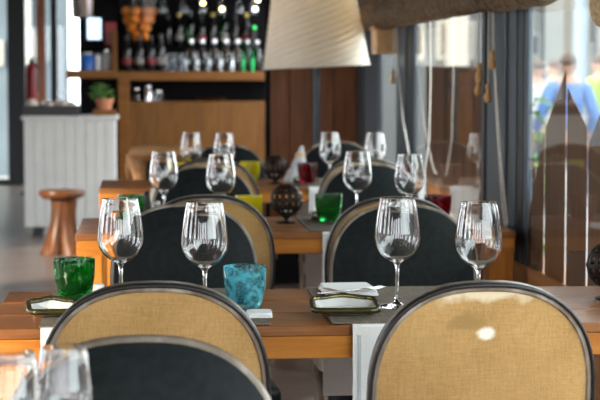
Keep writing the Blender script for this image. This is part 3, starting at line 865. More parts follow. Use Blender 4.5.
# ------------------------------------------------------------------ wooden armchair behind the third table
AY = 9.05
def armchair():
    c = onY(155, 152, AY)
    t = thing('wooden_armchair', 'light brown wooden armchair with curved top rail behind third table', 'chair', (c.x, AY, 0), 0)
    zt = c.z
    obj('back_rail', MB().tube([(-0.115, 0.0, zt - 0.005), (-0.08, -0.02, zt), (0.0, -0.035, zt), (0.10, -0.03, zt - 0.004), (0.19, 0.0, zt - 0.012)], [0.032, 0.036, 0.036, 0.033, 0.028], 12), 'pale_wood', t, smooth=60)
    for sx, x0 in ((-1, -0.115), (1, 0.19)):
        obj('arm', MB().tube([(x0, 0.0, zt - 0.008), (x0 - 0.012 * sx * -1, 0.10, zt - 0.09), (x0 + 0.01 * sx, 0.28, zt - 0.15)], [0.025, 0.024, 0.020], 12), 'pale_wood', t, smooth=60)
        obj('leg', MB().tube([(x0, 0.0, zt - 0.006), (x0 + (0.05 if sx < 0 else -0.05), 0.02, zt - 0.17), (x0 + (0.035 if sx < 0 else -0.035), 0.02, 0.42), (x0 + 0.01, -0.02, 0)], [0.033, 0.034, 0.028, 0.016], 12), 'pale_wood', t, smooth=60)
        obj('leg', MB().tube([(x0 + 0.01 * sx, 0.28, zt - 0.15), (x0, 0.29, 0.42), (x0, 0.31, 0)], [0.014, 0.016, 0.011], 10), 'pale_wood', t, smooth=60)
    obj('back_pad', MB().box(-0.045, 0.13, 0.0, 0.03, 0.46, zt - 0.045), 'leather', t, smooth=0, bevel=0.012)
    obj('seat', cushion(rrect(0.34, 0.36, 0.05, cx=0.037, cy=0.15), 0.40, 0.43, 0.006), 'pale_wood', t, smooth=50)
armchair()

# ------------------------------------------------------------------ stool made from a trunk
p = onZ(62, 254, 0.0)
SY = p.y; SS = F / SY
stool = thing('trunk_stool', 'brown tree-trunk stool with round seat in front of white cabinet', 'stool', (p.x, SY, 0), 0.4)
m = MB(); n = 36; v = []; f = []; rows = 12
for j in range(rows):
    u = j / (rows - 1); z = 0.40 * u
    for k in range(n):
        a = 2 * PI * k / n
        r = (0.125 - 0.11 * u + 0.075 * u * u) * (1 + (0.30 * (1 - u) ** 1.4) * math.cos(5 * a + 1.3 * u) + 0.05 * math.cos(11 * a))
        v.append((r * math.cos(a) + 0.02 * u, r * math.sin(a), z))
for j in range(rows - 1):
    for k in range(n): f.append((j * n + k, j * n + (k + 1) % n, (j + 1) * n + (k + 1) % n, (j + 1) * n + k))
f.append(tuple(reversed(range(n)))); f.append(tuple(range((rows - 1) * n, rows * n)))
obj('trunk', m.add(v, f), 'stump_wood', stool, smooth=60)
m = MB(); m.lathe([(0, 0.385), (0.12, 0.385), (0.152, 0.400), (0.160, 0.425), (0.152, 0.442), (0.13, 0.440), (0.06, 0.430), (0, 0.428)], 36)
m.v = [(x * (1 + 0.05 * math.cos(3 * math.atan2(y, x))), y, z) for x, y, z in m.v]
obj('seat', m, 'stump_wood', stool, smooth=60)

# ------------------------------------------------------------------ white cabinet with things on it
CY = onZ(70, 236, 0.0).y
cx0, cx1 = onY(23, 180, CY).x, onY(117, 180, CY).x
cz = onY(70, 116, CY).z
cab = thing('cabinet', 'white panelled wooden cabinet standing left of the bar', 'cabinet', ((cx0 + cx1) / 2, CY, 0))
ch = (cx1 - cx0) / 2
obj('body', MB().box(-ch + 0.01, ch - 0.01, 0.012, 0.42, 0.07, cz - 0.03), 'cabinet_white', cab, smooth=0)
npl = 9
for i in range(npl):
    w = (2 * ch - 0.02) / npl
    obj('board', MB().box(-ch + 0.01 + i * w + 0.002, -ch + 0.01 + (i + 1) * w - 0.002, 0.0, 0.012, 0.07, cz - 0.03), 'cabinet_white', cab, smooth=0, bevel=0.003)
obj('top', MB().box(-ch - 0.012, ch + 0.012, -0.015, 0.44, cz - 0.03, cz), 'cabinet_white', cab, smooth=0, bevel=0.006)
for sx in (-1, 1):
    for yy in (0.06, 0.36):
        obj('foot', MB().box(sx * (ch - 0.10) - 0.03, sx * (ch - 0.10) + 0.03, yy - 0.03, yy + 0.03, 0, 0.07), 'plastic_black', cab, smooth=0)
def cabx(px): return onY(px, 110, CY + 0.2).x
CZ = cz
def cw(px_w): return px_w * (CY + 0.2) / F
tray = thing('tray', 'long black tray on top of the white cabinet', 'tray', (cabx(52), CY + 0.2, CZ))
hw = cw(26)
obj('bottom', MB().box(-hw, hw, -0.13, 0.13, 0.0, 0.010), 'plastic_black', tray, smooth=0)
for (a, b, c, d) in ((-hw, hw, -0.14, -0.13), (-hw, hw, 0.13, 0.14), (-hw - 0.01, -hw, -0.14, 0.14), (hw, hw + 0.01, -0.14, 0.14)):
    obj('side', MB().box(a, b, c, d, 0.0, 0.078), 'plastic_black', tray, smooth=0, bevel=0.003)
spots = [(-0.15, -0.05, 0.052), (-0.07, 0.02, 0.045), (-0.015, -0.06, 0.045), (0.05, 0.03, 0.050), (0.09, -0.065, 0.045), (0.150, 0.0, 0.044), (-0.15, 0.07, 0.045), (-0.02, 0.085, 0.035)]
shell_words = ['at the left front', 'left of the middle', 'at the middle front', 'right of the middle', 'at the right front', 'at the right end', 'at the left back', 'at the middle back']
SHM = mesh_of('stone', MB().sphere((0, 0, 0), 1.0, 14, 8, 0.95), 'shell', 80)
for i, (x, y, r) in enumerate(spots):
    o = tag(obj('stone', SHM, None, None, (cabx(52) + x, CY + 0.2 + y, CZ + 0.0105 + r * 0.95), (0, 0, i * 1.1)), 'pale rounded stone in the black tray, ' + shell_words[i], 'stone', 'pale stones in the black tray')
    r *= 1.22; o.location.z = CZ + 0.0105 + r * 0.95; o.scale = (r * 0.85, r * (0.7 + 0.05 * (i % 3)), r)
# wood block and potted herb
bx_ = cabx(104.5)
tag(obj('wood_block', MB().box(-0.085, 0.085, -0.08, 0.08, 0, 0.044), 'bar_top_wood', None, (bx_, CY + 0.2, CZ), smooth=0, bevel=0.004), 'flat wooden block under the terracotta pot on the cabinet', 'block')
pot = thing('potted_plant', 'small green plant in a terracotta pot on the cabinet', 'plant', (bx_, CY + 0.2, CZ + 0.044))
obj('pot', MB().lathe([(0, 0), (0.052, 0), (0.062, 0.055), (0.070, 0.056), (0.072, 0.085), (0.064, 0.085), (0.060, 0.070), (0, 0.070)], 28), 'terracotta', pot, smooth=40)
leafm = MB()
rl = random.Random(3)
leaf = MB(); leaf.add([(0, 0, 0), (0.011, 0.012, 0.006), (0, 0.034, 0.002), (-0.011, 0.012, 0.006), (0, 0.013, -0.003)], [(0, 1, 4), (1, 2, 4), (2, 3, 4), (3, 0, 4)])
LFM = mesh_of('leaf', leaf, 'leaf_green', 0)
for k in range(70):
    a = rl.uniform(0, 2 * PI); r = rl.uniform(0.0, 0.085) ; z = 0.085 + rl.uniform(0.0, 0.13) * (1 - (r / 0.11) ** 2)
    o = obj('leaf', LFM, None, pot, (r * math.cos(a) - 0.02, r * math.sin(a), z), (rl.uniform(-0.5, 0.9), rl.uniform(-0.5, 0.5), a - PI / 2 + rl.uniform(-0.7, 0.7)))
    s_ = rl.uniform(0.9, 1.5); o.scale = (s_, s_, s_)
for k in range(8):
    a = 2 * PI * k / 8; obj('stem', MB().tube([(0.01 * math.cos(a), 0.01 * math.sin(a), 0.068), (0.04 * math.cos(a) - 0.02, 0.04 * math.sin(a), 0.17)], 0.0022, 5), 'leaf_green', pot)
# fire extinguisher on the floor beside the glass doors
ey = 18.6; ex = onY(31, 80, ey)
ext = thing('fire_extinguisher', 'red fire extinguisher on a stand by the glass doors', 'extinguisher', (ex.x, ey, 0))
ez = onY(31, 104, ey).z; et = onY(31, 62, ey).z
obj('stand', MB().lathe([(0, 0), (0.13, 0), (0.13, 0.02), (0.02, 0.03), (0.018, ez), (0.06, ez + 0.002), (0, ez + 0.002)], 20), 'pole_metal', ext)
obj('cylinder', MB().lathe([(0, ez), (0.055, ez), (0.06, ez + 0.02), (0.06, et - 0.08), (0.045, et - 0.03), (0.02, et - 0.01), (0, et - 0.01)], 24), 'plastic_red', ext, smooth=50)
obj('valve', MB().box(-0.02, 0.02, -0.02, 0.02, et - 0.02, et + 0.03).box(-0.01, 0.09, -0.012, 0.012, et + 0.03, et + 0.045), 'plastic_black', ext, smooth=0)
obj('hose', MB().tube([(0.02, 0, et + 0.01), (0.08, -0.02, et - 0.06), (0.075, -0.03, ez + 0.12)], 0.010, 8), 'plastic_black', ext)

# ------------------------------------------------------------------ the bar
bz = onY(200, 71.5, YB).z; bz2 = onY(200, 80.5, YB).z; bz3 = onY(200, 101.5, YB).z
bxl = onY(118, 100, YB).x; bxr = onY(268, 100, YB).x + 0.15
bar = thing('bar_counter', 'wooden bar counter with open dark recess under its shelf', 'bar', ((bxl + bxr) / 2, YB, 0))
bh = (bxr - bxl) / 2
obj('top', MB().box(-bh, bh, -0.02, 0.45, bz2, bz), 'bar_top_wood', bar, smooth=0, bevel=0.004)
nw = 6
for i in range(nw):
    w = 2 * bh / nw
    obj('panel', MB().box(-bh + i * w + 0.001, -bh + (i + 1) * w - 0.001, 0.0, 0.02, 0.0, bz3), 'bar_wood', bar, smooth=0, bevel=0.002)
obj('side_post', MB().box(-bh, -bh + 0.095, -0.012, 0.45, 0, bz2), 'bar_top_wood', bar, smooth=0, bevel=0.004)
obj('shelf', MB().box(-bh + 0.095, bh, 0.02, 0.45, bz3 - 0.03, bz3), 'bar_wood', bar, smooth=0)
obj('recess_back', MB().box(-bh + 0.095, bh, 0.44, 0.46, bz3, bz2), 'bar_black', bar, smooth=0)
def bX(px, y): return onY(px, 60, y).x
def bottle(px, y, z, h, r, mat, label, group, lab=None, cap=None, neck=0.32, capmat='steel'):
    t = thing('bottle', label, 'bottle', (bX(px, y), y, z), 0, group)
    hb = h * (1 - neck)
    obj('glass_body', MB().lathe([(0, 0), (r * 0.92, 0), (r, 0.006), (r, hb * 0.86), (r * 0.8, hb), (r * 0.42, hb + h * 0.08), (r * 0.36, h), (0, h)], 20), mat, t, smooth=50)
    if lab: obj('paper_label', MB().lathe([(r * 1.012, hb * 0.30), (r * 1.03, hb * 0.30), (r * 1.03, hb * 0.55), (r * 1.012, hb * 0.55)], 20, close=True), lab, t, smooth=50)
    if cap: obj('cap', MB().lathe([(r * 0.38, h * 0.90), (r * cap, h * 0.90), (r * cap, h * 1.01), (0, h * 1.01)], 16), capmat, t, smooth=50)
    return t
y1 = YB + 0.12
for i, (px, lab) in enumerate(((127, 'label_red'), (139.5, 'label_white'), (151, 'label_red'), (160.5, 'label_white'))):
    bottle(px, y1, bz, 0.30 if i < 3 else 0.31, 0.040, 'bottle_dark', ['dark wine bottle with red label at left end of bar shelf', 'dark wine bottle with pale label between two red-labelled ones', 'dark wine bottle with red label, third from left on the bar', 'slim dark bottle left of the small glasses on the bar'][i], 'dark bottles on the bar', lab, 0.45, capmat='plastic_black')
for i, px in enumerate((168, 175, 182)):
    tag(obj('shot_glass', MB().lathe([(0, 0), (0.024, 0), (0.031, 0.15), (0.029, 0.15), (0.022, 0.012), (0, 0.012)], 18), 'bottle_clear', None, (bX(px, y1), y1, bz)), ['tall small glass left of three on the bar shelf', 'tall small glass in the middle of three on the bar shelf', 'tall small glass right of three on the bar shelf'][i], 'glass', 'small glasses on the bar')
words = ['first', 'second', 'third', 'fourth', 'fifth']
for i, px in enumerate((191.5, 202.5, 214.5, 226, 237.5)):
    bottle(px, y1, bz, 0.265, 0.043, 'bottle_clear', 'clear bottle with silver cap on the bar, %s from the left' % words[i], 'clear bottles on the bar', None, 0.62, neck=0.36)
for i, px in enumerate((247.5, 257)):
    bottle(px, y1, bz, 0.26, 0.038, 'bottle_green', ['green bottle right of the clear bottles on the bar', 'green bottle at the right end of the bar, next to the lamp shade'][i], 'green bottles on the bar', None, 0.45)
# upper wall shelf with dark bottles and hanging glasses
USZ = onY(200, 47, YB + 0.5).z
us = thing('wall_shelf', 'narrow dark shelf on the black wall above the bar', 'shelf', ((bxl + bxr) / 2 + 0.05, YB + 0.6, USZ - 0.02))
obj('plank', MB().box(-bh, bh, -0.12, 0.12, 0, 0.02), 'bar_black', us, smooth=0)
for sx in (-0.7, 0.7): obj('bracket', MB().box(sx * bh - 0.01, sx * bh + 0.01, -0.10, 0.12, -0.10, 0), 'bar_black', us, smooth=0)
names9 = ['leftmost', 'second from left', 'third from left', 'fourth from left', 'fifth from left', 'sixth from left', 'seventh from left', 'eighth from left', 'ninth from left']
for i in range(8):
    px = 168 + i * 11.2
    bottle(px, YB + 0.58, USZ, 0.27 + 0.02 * (i % 3), 0.038, ['bottle_dark', 'bottle_dark', 'bottle_green'][i % 3], 'dark bottle on the upper bar shelf, ' + names9[i], 'bottles on the upper shelf', [None, 'label_white', None, 'label_red'][i % 4], 0.46, capmat=['plastic_black', 'yellow_glaze', 'dark_steel'][i % 3])
RZ2 = onY(200, 2, YB + 0.2).z + 0.06
rack = thing('glass_rack', 'dark rack above the bar holding upside-down glasses', 'rack', ((bxl + bxr) / 2 + 0.1, YB + 0.2, RZ2))
obj('board', MB().box(-bh + 0.2, bh - 0.1, -0.14, 0.14, 0.02, 0.05), 'bar_black', rack, smooth=0)
for yy in (-0.10, 0.0, 0.10): obj('rail', MB().box(-bh + 0.2, bh - 0.1, yy - 0.006, yy + 0.006, 0.0, 0.02), 'steel', rack, smooth=0)
for sx in (-0.5, 0.5): obj('hanger', MB().tube([(sx * bh, 0, 0.05), (sx * bh, 0, 2.75 - RZ2)], 0.008, 8), 'plastic_black', rack)
HG = mesh_of('hanging_glass', MB().lathe([(0, 0.0), (0.032, 0.0), (0.032, -0.003), (0.005, -0.008), (0.004, -0.06), (0.022, -0.072), (0.034, -0.10), (0.030, -0.155), (0.0285, -0.155), (0.032, -0.10), (0.02, -0.075), (0, -0.068)], 20), 'bottle_clear', 50)
n7 = ['first', 'second', 'third', 'fourth', 'fifth', 'sixth', 'seventh']
for i, px in enumerate((164, 184, 203, 222, 240, 254)):
    tag(obj('hanging_glass', HG, None, None, (bX(px, YB + 0.2), YB + 0.2, RZ2)), 'upside-down glass hanging above the bar, %s from the left' % n7[i], 'glass', 'glasses hanging above the bar')
# small lamps glowing above the bar
for i, (px, py, mt) in enumerate(((203, 3, 'bulb_warm'), (222, 9, 'bulb_warm'), (255, 9, 'bulb_white'), (258, 0, 'bulb_warm'))):
    c = onY(px, py, YB + 0.05)
    t = thing('bar_spotlight', ['tiny warm lamp above the middle of the bar, left one', 'tiny warm lamp above the middle of the bar, right one', 'tiny white lamp above the bar beside the shade', 'tiny warm lamp at the very top beside the shade'][i], 'lamp', (c.x, c.y, c.z), 0, 'tiny lamps above the bar')
    obj('bulb', MB().sphere((0, 0, 0), 0.016, 12, 8), mt, t, smooth=80)
    obj('wire', MB().tube([(0, 0, 0.014), (0, 0, 2.75 - c.z)], 0.003, 6), 'plastic_black', t)
# green lit sign on the shelf end
c = onY(254.5, 27.5, YB + 0.46)
gs = thing('indicator_light', 'small round green light among the bar bottles', 'light', (c.x, YB + 0.57, USZ))
obj('box', MB().box(-0.02, 0.02, -0.10, 0.0, 0, c.z - USZ + 0.02), 'plastic_black', gs, smooth=0)
obj('lens', MB().sphere((0, -0.104, c.z - USZ), 0.014, 12, 8), 'sign_green', gs, smooth=80)
# oranges in a glass vessel standing on the bar
oy = YB + 0.33
ox = bX(139, oy); oz0 = bz
vb = onY(139, 42, oy).z - bz
ves = thing('juice_vessel', 'clear tapered glass vessel full of oranges on a dark stand', 'vessel', (ox, oy, bz))
obj('stand', MB().lathe([(0, 0), (0.085, 0), (0.085, 0.015), (0.03, 0.03), (0.03, vb - 0.02), (0.06, vb), (0, vb)], 24), 'plastic_black', ves)
obj('bowl', MB().lathe([(0, vb), (0.070, vb), (0.094, vb + 0.05), (0.124, vb + 0.12), (0.144, vb + 0.19), (0.164, vb + 0.26), (0.172, vb + 0.38), (0.168, vb + 0.38), (0.160, vb + 0.26), (0.140, vb + 0.19), (0.120, vb + 0.12), (0.090, vb + 0.05), (0.066, vb + 0.006), (0, vb + 0.006)], 32), 'thin_glass', ves, smooth=50)
ORM = mesh_of('orange', MB().sphere((0, 0, 0), 0.0395, 16, 12), 'orange_peel', 80)
lay_words = ['lowest', 'second', 'third', 'top']
for L_ in range(4):
    z = vb + 0.047 + L_ * 0.071
    rr, nn = [(0.046, 3), (0.075, 4), (0.096, 6), (0.116, 7)][L_]
    pts = [(rr * math.cos(2 * PI * k / nn + L_ * 0.6), rr * math.sin(2 * PI * k / nn + L_ * 0.6)) for k in range(nn)] + ([(0, 0)] if L_ > 1 else [])
    for (dx, dy) in pts:
        tag(obj('orange', ORM, None, None, (ox + dx, oy + dy, bz + z)), 'orange in the %s layer of fruit inside the glass vessel' % lay_words[L_], 'orange', 'oranges in the glass vessel')
# left wall shelf with jars
sy_ = YB - 0.02
sx0, sx1 = onY(66, 75, sy_).x, onY(117, 75, sy_).x
sz0, sz1 = onY(90, 78.5, sy_).z, onY(90, 70, sy_).z
ls = thing('side_shelf', 'wooden shelf with upright end board left of the bar', 'shelf', ((sx0 + sx1) / 2, sy_, sz0))
hh = (sx1 - sx0) / 2
obj('plank', MB().box(-hh, hh, 0, 0.26, 0, sz1 - sz0), 'bar_top_wood', ls, smooth=0, bevel=0.004)
obj('end_board', MB().box(hh - 0.045, hh, -0.01, 0.26, sz1 - sz0, onY(115, 30, sy_).z - sz0), 'bar_wood', ls, smooth=0, bevel=0.004)
bk = obj('back_board', MB().box(-hh + 0.10, hh, 0.26, 0.29, -0.36, 0.62), 'bar_black', ls, smooth=0)
obj('support', MB().box(-hh + 0.10, -hh + 0.14, 0.26, 0.70, -0.3, -0.2).box(hh - 0.05, hh, 0.26, 0.70, -0.3, -0.2), 'bar_black', ls, smooth=0)
obj('foot_post', MB().box(hh - 0.06, hh - 0.01, 0.20, 0.26, -sz0, 0.0).box(-hh + 0.1, -hh + 0.15, 0.20, 0.26, -sz0, 0.0), 'bar_black', ls, smooth=0)
jy = sy_ + 0.12
def jar(px, h, r, mat, lid, label, cat):
    t = thing('jar', label, cat, (onY(px, 60, jy).x, jy, sz1))
    obj('body', MB().lathe([(0, 0), (r, 0), (r, h * 0.8), (r * 0.8, h * 0.88), (0, h * 0.88)], 22), mat, t, smooth=45)
    obj('lid', MB().lathe([(r * 0.82, h * 0.87), (r * 0.82, h), (0, h)], 22), lid, t, smooth=45)
jar(87.5, 0.145, 0.058, 'plastic_blue', 'cabinet_white', 'blue round jar on the side shelf', 'jar')
jar(98, 0.15, 0.028, 'porcelain', 'plastic_black', 'slim white bottle beside the blue jar', 'bottle')
jar(107, 0.17, 0.036, 'cabinet_white', 'steel', 'tall pale canister next to the shelf end board', 'canister')
c = onY(94, 30, jy + 0.1)
scn = thing('picture_screen', 'small bright pale-blue screen above the side shelf', 'screen', (c.x, sy_ + 0.255, c.z - 0.09))
obj('casing', MB().box(-0.075, 0.075, -0.022, 0.0, 0, 0.20), 'plastic_black', scn, smooth=0, bevel=0.004)
obj('display', MB().box(-0.055, 0.058, -0.026, -0.022, 0.012, 0.188), 'screen_light', scn, smooth=0)
c = onY(83, 18, jy)
pn = thing('hanging_pot', 'metal pot hanging above the side shelf', 'pot', (c.x, jy, c.z))
obj('body', MB().lathe([(0, 0), (0.075, 0), (0.09, 0.02), (0.095, 0.17), (0.098, 0.175), (0.088, 0.175), (0.085, 0.02), (0, 0.01)], 26), 'steel', pn, smooth=45)
obj('bail', MB().tube([(0.09, 0, 0.16), (0.06, 0, 0.28), (0, 0, 0.33), (-0.06, 0, 0.28), (-0.09, 0, 0.16)], 0.004, 8), 'steel', pn)
obj('hook_wire', MB().tube([(0, 0, 0.33), (0, 0, 2.75 - c.z)], 0.004, 6), 'plastic_black', pn)
c = onY(112.5, 45, sy_ + 0.2)
mb_ = tag(obj('maroon_box', MB().box(-0.065, 0.03, -0.05, 0.0, 0, 0.19), 'plastic_red', None, (c.x, sy_ + 0.259, c.z), smooth=0, bevel=0.004), 'maroon flat box fixed above the side shelf, beside end board', 'box')
# things in the recess of the bar
for i, (px, h, r, mt) in enumerate(((136, 0.11, 0.04, 'bottle_clear'), (148, 0.13, 0.035, 'steel'), (158, 0.09, 0.04, 'bottle_clear'))):
    jy2 = YB + 0.16
    t = thing('jar', ['glass jar in the bar recess, left of a metal one', 'metal canister in the bar recess between glass jars', 'glass jar in the bar recess, right of a metal one'][i], 'jar', (bX(px, jy2), jy2, bz3))
    obj('body', MB().lathe([(0, 0), (r, 0), (r, h * 0.8), (r * 0.8, h * 0.88), (0, h * 0.88)], 20), mt, t, smooth=45)
    obj('lid', MB().lathe([(r * 0.82, h * 0.87), (r * 0.82, h), (0, h)], 20), 'steel', t, smooth=45)
tag(obj('serving_dish', MB().lathe([(0, 0), (0.08, 0), (0.14, 0.03), (0.145, 0.03), (0.10, 0.01), (0, 0.008)], 28), 'steel', None, (bX(211, YB + 0.16), YB + 0.16, bz3), smooth=45), 'shallow metal dish in the bar recess', 'dish')

# ------------------------------------------------------------------ rolled straw blinds with cords and acorn pulls
def acorn():
    return MB().lathe([(0, 0), (0.006, 0.001), (0.0105, 0.008), (0.0115, 0.018), (0.0085, 0.028), (0.0055, 0.033), (0.0065, 0.040), (0.0085, 0.046), (0.0065, 0.055), (0.003, 0.058), (0, 0.058)], 14)
ACM = mesh_of('pull', acorn(), 'pull_wood', 60)
def blind(y0, y1, zb, label, mat='straw', r=0.085, seed=1):
    rg = random.Random(seed)
    L_ = y1 - y0
    t = thing('rolled_blind', label, 'blind', (XW - r - 0.012, y0, zb + r), 0, 'rolled straw blinds along the window')
    m = MB(); v = []; f = []; n = 22; rows = max(8, int(L_ / 0.012))
    for j in range(rows + 1):
        yy = L_ * j / rows
        w = 1 + 0.05 * math.sin(j * 1.7) + rg.uniform(-0.06, 0.06) - 0.16 * (0.5 + 0.5 * math.cos(2 * PI * yy / 0.14)) ** 6
        for k in range(n):
            a = 2 * PI * k / n
            q = r * w * (1 + 0.02 * math.cos(7 * a + j))
            v.append((q * math.cos(a), yy, q * math.sin(a)))
    for j in range(rows):
        for k in range(n): f.append((j * n + k, j * n + (k + 1) % n, (j + 1) * n + (k + 1) % n, (j + 1) * n + k))
    f.append(tuple(range(n))); f.append(tuple(reversed(range(rows * n, rows * n + n))))
    obj('roll', m.add(v, f), mat, t, smooth=30)
    obj('hanging_sheet', MB().box(r * 0.75, r * 0.75 + 0.006, 0, L_, 0, 2.1 - zb - r), mat, t, smooth=0)
    return t
def wY(px): return onX(px, 10, XW - 0.07).y
bl_a = blind(3.0, wY(613), 1.365, 'pale ribbed straw blind edge at the top right corner', 'straw_pale', 0.06, 4)
bl_b = blind(wY(548), wY(494), 1.462, 'short rolled straw blind over the wide blue-grey post', 'straw', 0.062, 5)
bl_c = blind(wY(489), wY(372), 1.472, 'long rolled straw blind running back towards the lamp', 'straw', 0.062, 6)
bl_d = blind(wY(370), wY(352), 1.485, 'farthest short rolled straw blind by the lamp shade', 'straw', 0.062, 7)
def cord(parent, x, pts, r=0.0028):
    b = Vector(parent.location)
    P = [onX(px, py, x) - b for px, py in pts]
    return obj('cord', MB().tube(P, r, 6), 'cord_cloth', parent, smooth=80)
def pull(parent, x, px, py):
    b = Vector(parent.location); P = onX(px, py, x) - b
    o = obj('pull', ACM, None, parent, P); o.scale = (1.2, 1.2, 1.2); return o
xc = XW - 0.045
for (par, px, y_top, y_bot) in ((bl_c, 479.0, 8, 82), (bl_c, 478.0, 8, 96), (bl_b, 492.0, 5, 70), (bl_c, 487.8, 5, 103)):
    cord(par, xc, [(px + 1.0, y_top), (px + 0.5, (y_top + y_bot) / 2), (px, y_bot - 18)], 0.0024); pull(par, xc, px, y_bot)
cord(bl_b, xc + 0.01, [(492.5, 3), (494, 60), (497, 120), (501, 180), (503, 210), (505, 226), (506.5, 228), (507, 222), (505.5, 205), (502, 170), (498, 110), (494.5, 60), (493.2, 3)], 0.0042)
cord(bl_c, xc, [(396, 20), (398, 70), (403, 120), (410, 160), (413, 172), (415, 174)], 0.0035)
cord(bl_c, xc, [(430, 15), (430.5, 80), (429, 140), (424, 175)], 0.0035)
pull(bl_c, xc, 393, 84)
cord(bl_c, xc, [(394, 20), (393.5, 50), (393, 73)], 0.003)
# wooden box lamp at the far end, under the blind
c = onX(378, 54, XW - 0.09)
wl_ = thing('wall_lantern', 'square pale wooden wall lamp under the far blind', 'lamp', (XW - 0.001, c.y, c.z))
obj('body', MB().box(-0.11, 0.0, -0.10, 0.10, 0, 0.12), 'pull_wood', wl_, smooth=0, bevel=0.006)
obj('cap', MB().box(-0.12, 0.0, -0.11, 0.11, 0.12, 0.135), 'pale_wood', wl_, smooth=0, bevel=0.003)

# ------------------------------------------------------------------ brown slanted panels fixed to the outside of the window
XF = XW + 0.016
fence = thing('slanted_panels', 'row of brown panels with slanted tops fixed outside the right window', 'window panels', (XF, onX(567, 120, XF).y, SILL))
fb = Vector(fence.location)
edges = [(530.9, 544.4, 205, 132), (546.0, 566.3, 128, 70), (568.0, 587.3, 88, 128), (589.2, 612, 143, 84), (614, 640, 92, 150), (642.2, 675, 165, 90), (677.5, 715, 95, 170), (718, 765, 190, 95)]
for (a, b, ya, yb) in edges:
    A, B = onX(a, ya, XF) - fb, onX(b, yb, XF) - fb
    obj('panel', MB().prism([(A.y, 0), (B.y, 0), (B.y, B.z), (A.y, A.z)], -0.001, 0.001, 'YZ'), 'fence_wood', fence, smooth=0)
XF = XW + 0.45
# added reddish boards, standing in for the partition's reflection in the glass
scr = thing('reflection_boards', 'tall reddish-brown boards added outside the middle window to imitate a reflection', 'screen', (XF, onX(455, 120, XF).y, -0.42))
fb = Vector(scr.location)
for i in range(7):
    a = 428 + i * 9.6; b = a + 9.2
    A, B = onX(a, 66, XF) - fb, onX(b, 66, XF) - fb
    obj('board', MB().box(-0.012, 0.012, B.y, A.y, 0, (A.z + B.z) / 2), 'red_wood', scr, smooth=0, bevel=0.002)
obj('rail', MB().box(0.012, 0.05, onX(495, 100, XF).y - fb.y, onX(428, 100, XF).y - fb.y, 0.8, 0.87), 'red_wood', scr, smooth=0)

# ------------------------------------------------------------------ outside: buildings
def far(px, py, y): return onY(px, py, y)
BY = 34.0
def building(y, p0, p1, zt, mat, label, wins, cols=()):
    x0, x1 = far(p0, 0, y).x, far(p1, 0, y).x
    t = thing('building', label, 'building', ((x0 + x1) / 2, y, -0.42))
    h = (x1 - x0) / 2
    obj('wall', MB().box(-h, h, 0, 4, 0, zt), mat, t, smooth=0)
    obj('cornice', MB().box(-h - 0.1, h + 0.1, -0.25, 4, zt, zt + 0.4), 'facade_trim', t, smooth=0)
    for (a, b, ya, yb) in wins:
        A, B = far(a, ya, y), far(b, yb, y)
        xx0, xx1 = A.x - (x0 + x1) / 2, B.x - (x0 + x1) / 2
        w = obj('window', MB().box(xx0, xx1, -0.06, 0.0, B.z + 0.42, A.z + 0.42), 'facade_trim', t, smooth=0)
        obj('window_pane', MB().box(xx0 + 0.08, xx1 - 0.08, -0.075, -0.06, B.z + 0.50, A.z + 0.34), 'facade_dark', w, smooth=0)
    for px in cols:
        cx = far(px, 0, y).x - (x0 + x1) / 2
        obj('pilaster', MB().box(cx - 0.18, cx + 0.18, -0.22, 0, 0, zt), 'facade_trim', t, smooth=0)
building(34, 500, 573, 7.5, 'facade_stone', 'pale stone building across the street behind the people', [(524, 541, 32, 58), (508, 516, 20, 60), (524, 541, -60, -8)], (552,))
building(30, 380, 496, 7.0, 'facade_grey', 'grey building across the street behind the middle window', [(412, 424, 20, 60), (436, 448, 20, 60), (462, 474, 20, 60), (436, 448, -60, -8)], (456,))
building(29, -260, 57, 7.0, 'facade_slate', 'slate grey building beyond the glass doors', [(-20, 4, 40, 66), (28, 36, 30, 60), (-70, -50, 40, 66)], (20, -40))
building(40, 575, 720, 8.5, 'facade_trim', 'whitish building across the street at the right picture edge', [(586, 597, 12, 46), (612, 624, 12, 46), (640, 652, 12, 46), (586, 597, -50, -8)], (604, 632))
# houses along the far side of the street
for i, (ya, yb, zt, mt) in enumerate(((6.0, 16.0, 3.6, 'facade_stone'), (-8.0, 5.6, 4.2, 'facade_grey'))):
    t = thing('building', ['low beige house on the far side of the street beyond the slanted panels', 'low grey house on the far side of the street, outside the right picture edge'][i], 'building', (20.0, (ya + yb) / 2, -0.42))
    hy = (yb - ya) / 2
    obj('wall', MB().box(0, 4, -hy, hy, 0, zt), mt, t, smooth=0)
    obj('cornice', MB().box(-0.25, 4, -hy - 0.1, hy + 0.1, zt, zt + 0.3), 'facade_trim', t, smooth=0)
    for k in range(5):
        yy = -hy + (k + 0.5) * 2 * hy / 5
        w = obj('window', MB().box(-0.06, 0, yy - 0.55, yy + 0.55, 0.9, 2.6), 'facade_trim', t, smooth=0)
        obj('window_pane', MB().box(-0.075, -0.06, yy - 0.45, yy + 0.45, 1.0, 2.5), 'facade_dark', w, smooth=0)
# street post
sp = far(581, 0, 22)
post_ = thing('street_post', 'blue-grey street post seen through the right window', 'post', (sp.x, 22, -0.42))
obj('shaft', MB().lathe([(0, 0), (0.10, 0), (0.10, 0.4), (0.075, 0.45), (0.070, 4.6), (0, 4.6)], 16), 'pillar_blue', post_, smooth=50)
obj('foot', MB().lathe([(0, 0), (0.16, 0), (0.16, 0.06), (0.10, 0.10), (0, 0.10)], 16), 'pillar_blue', post_, smooth=50)
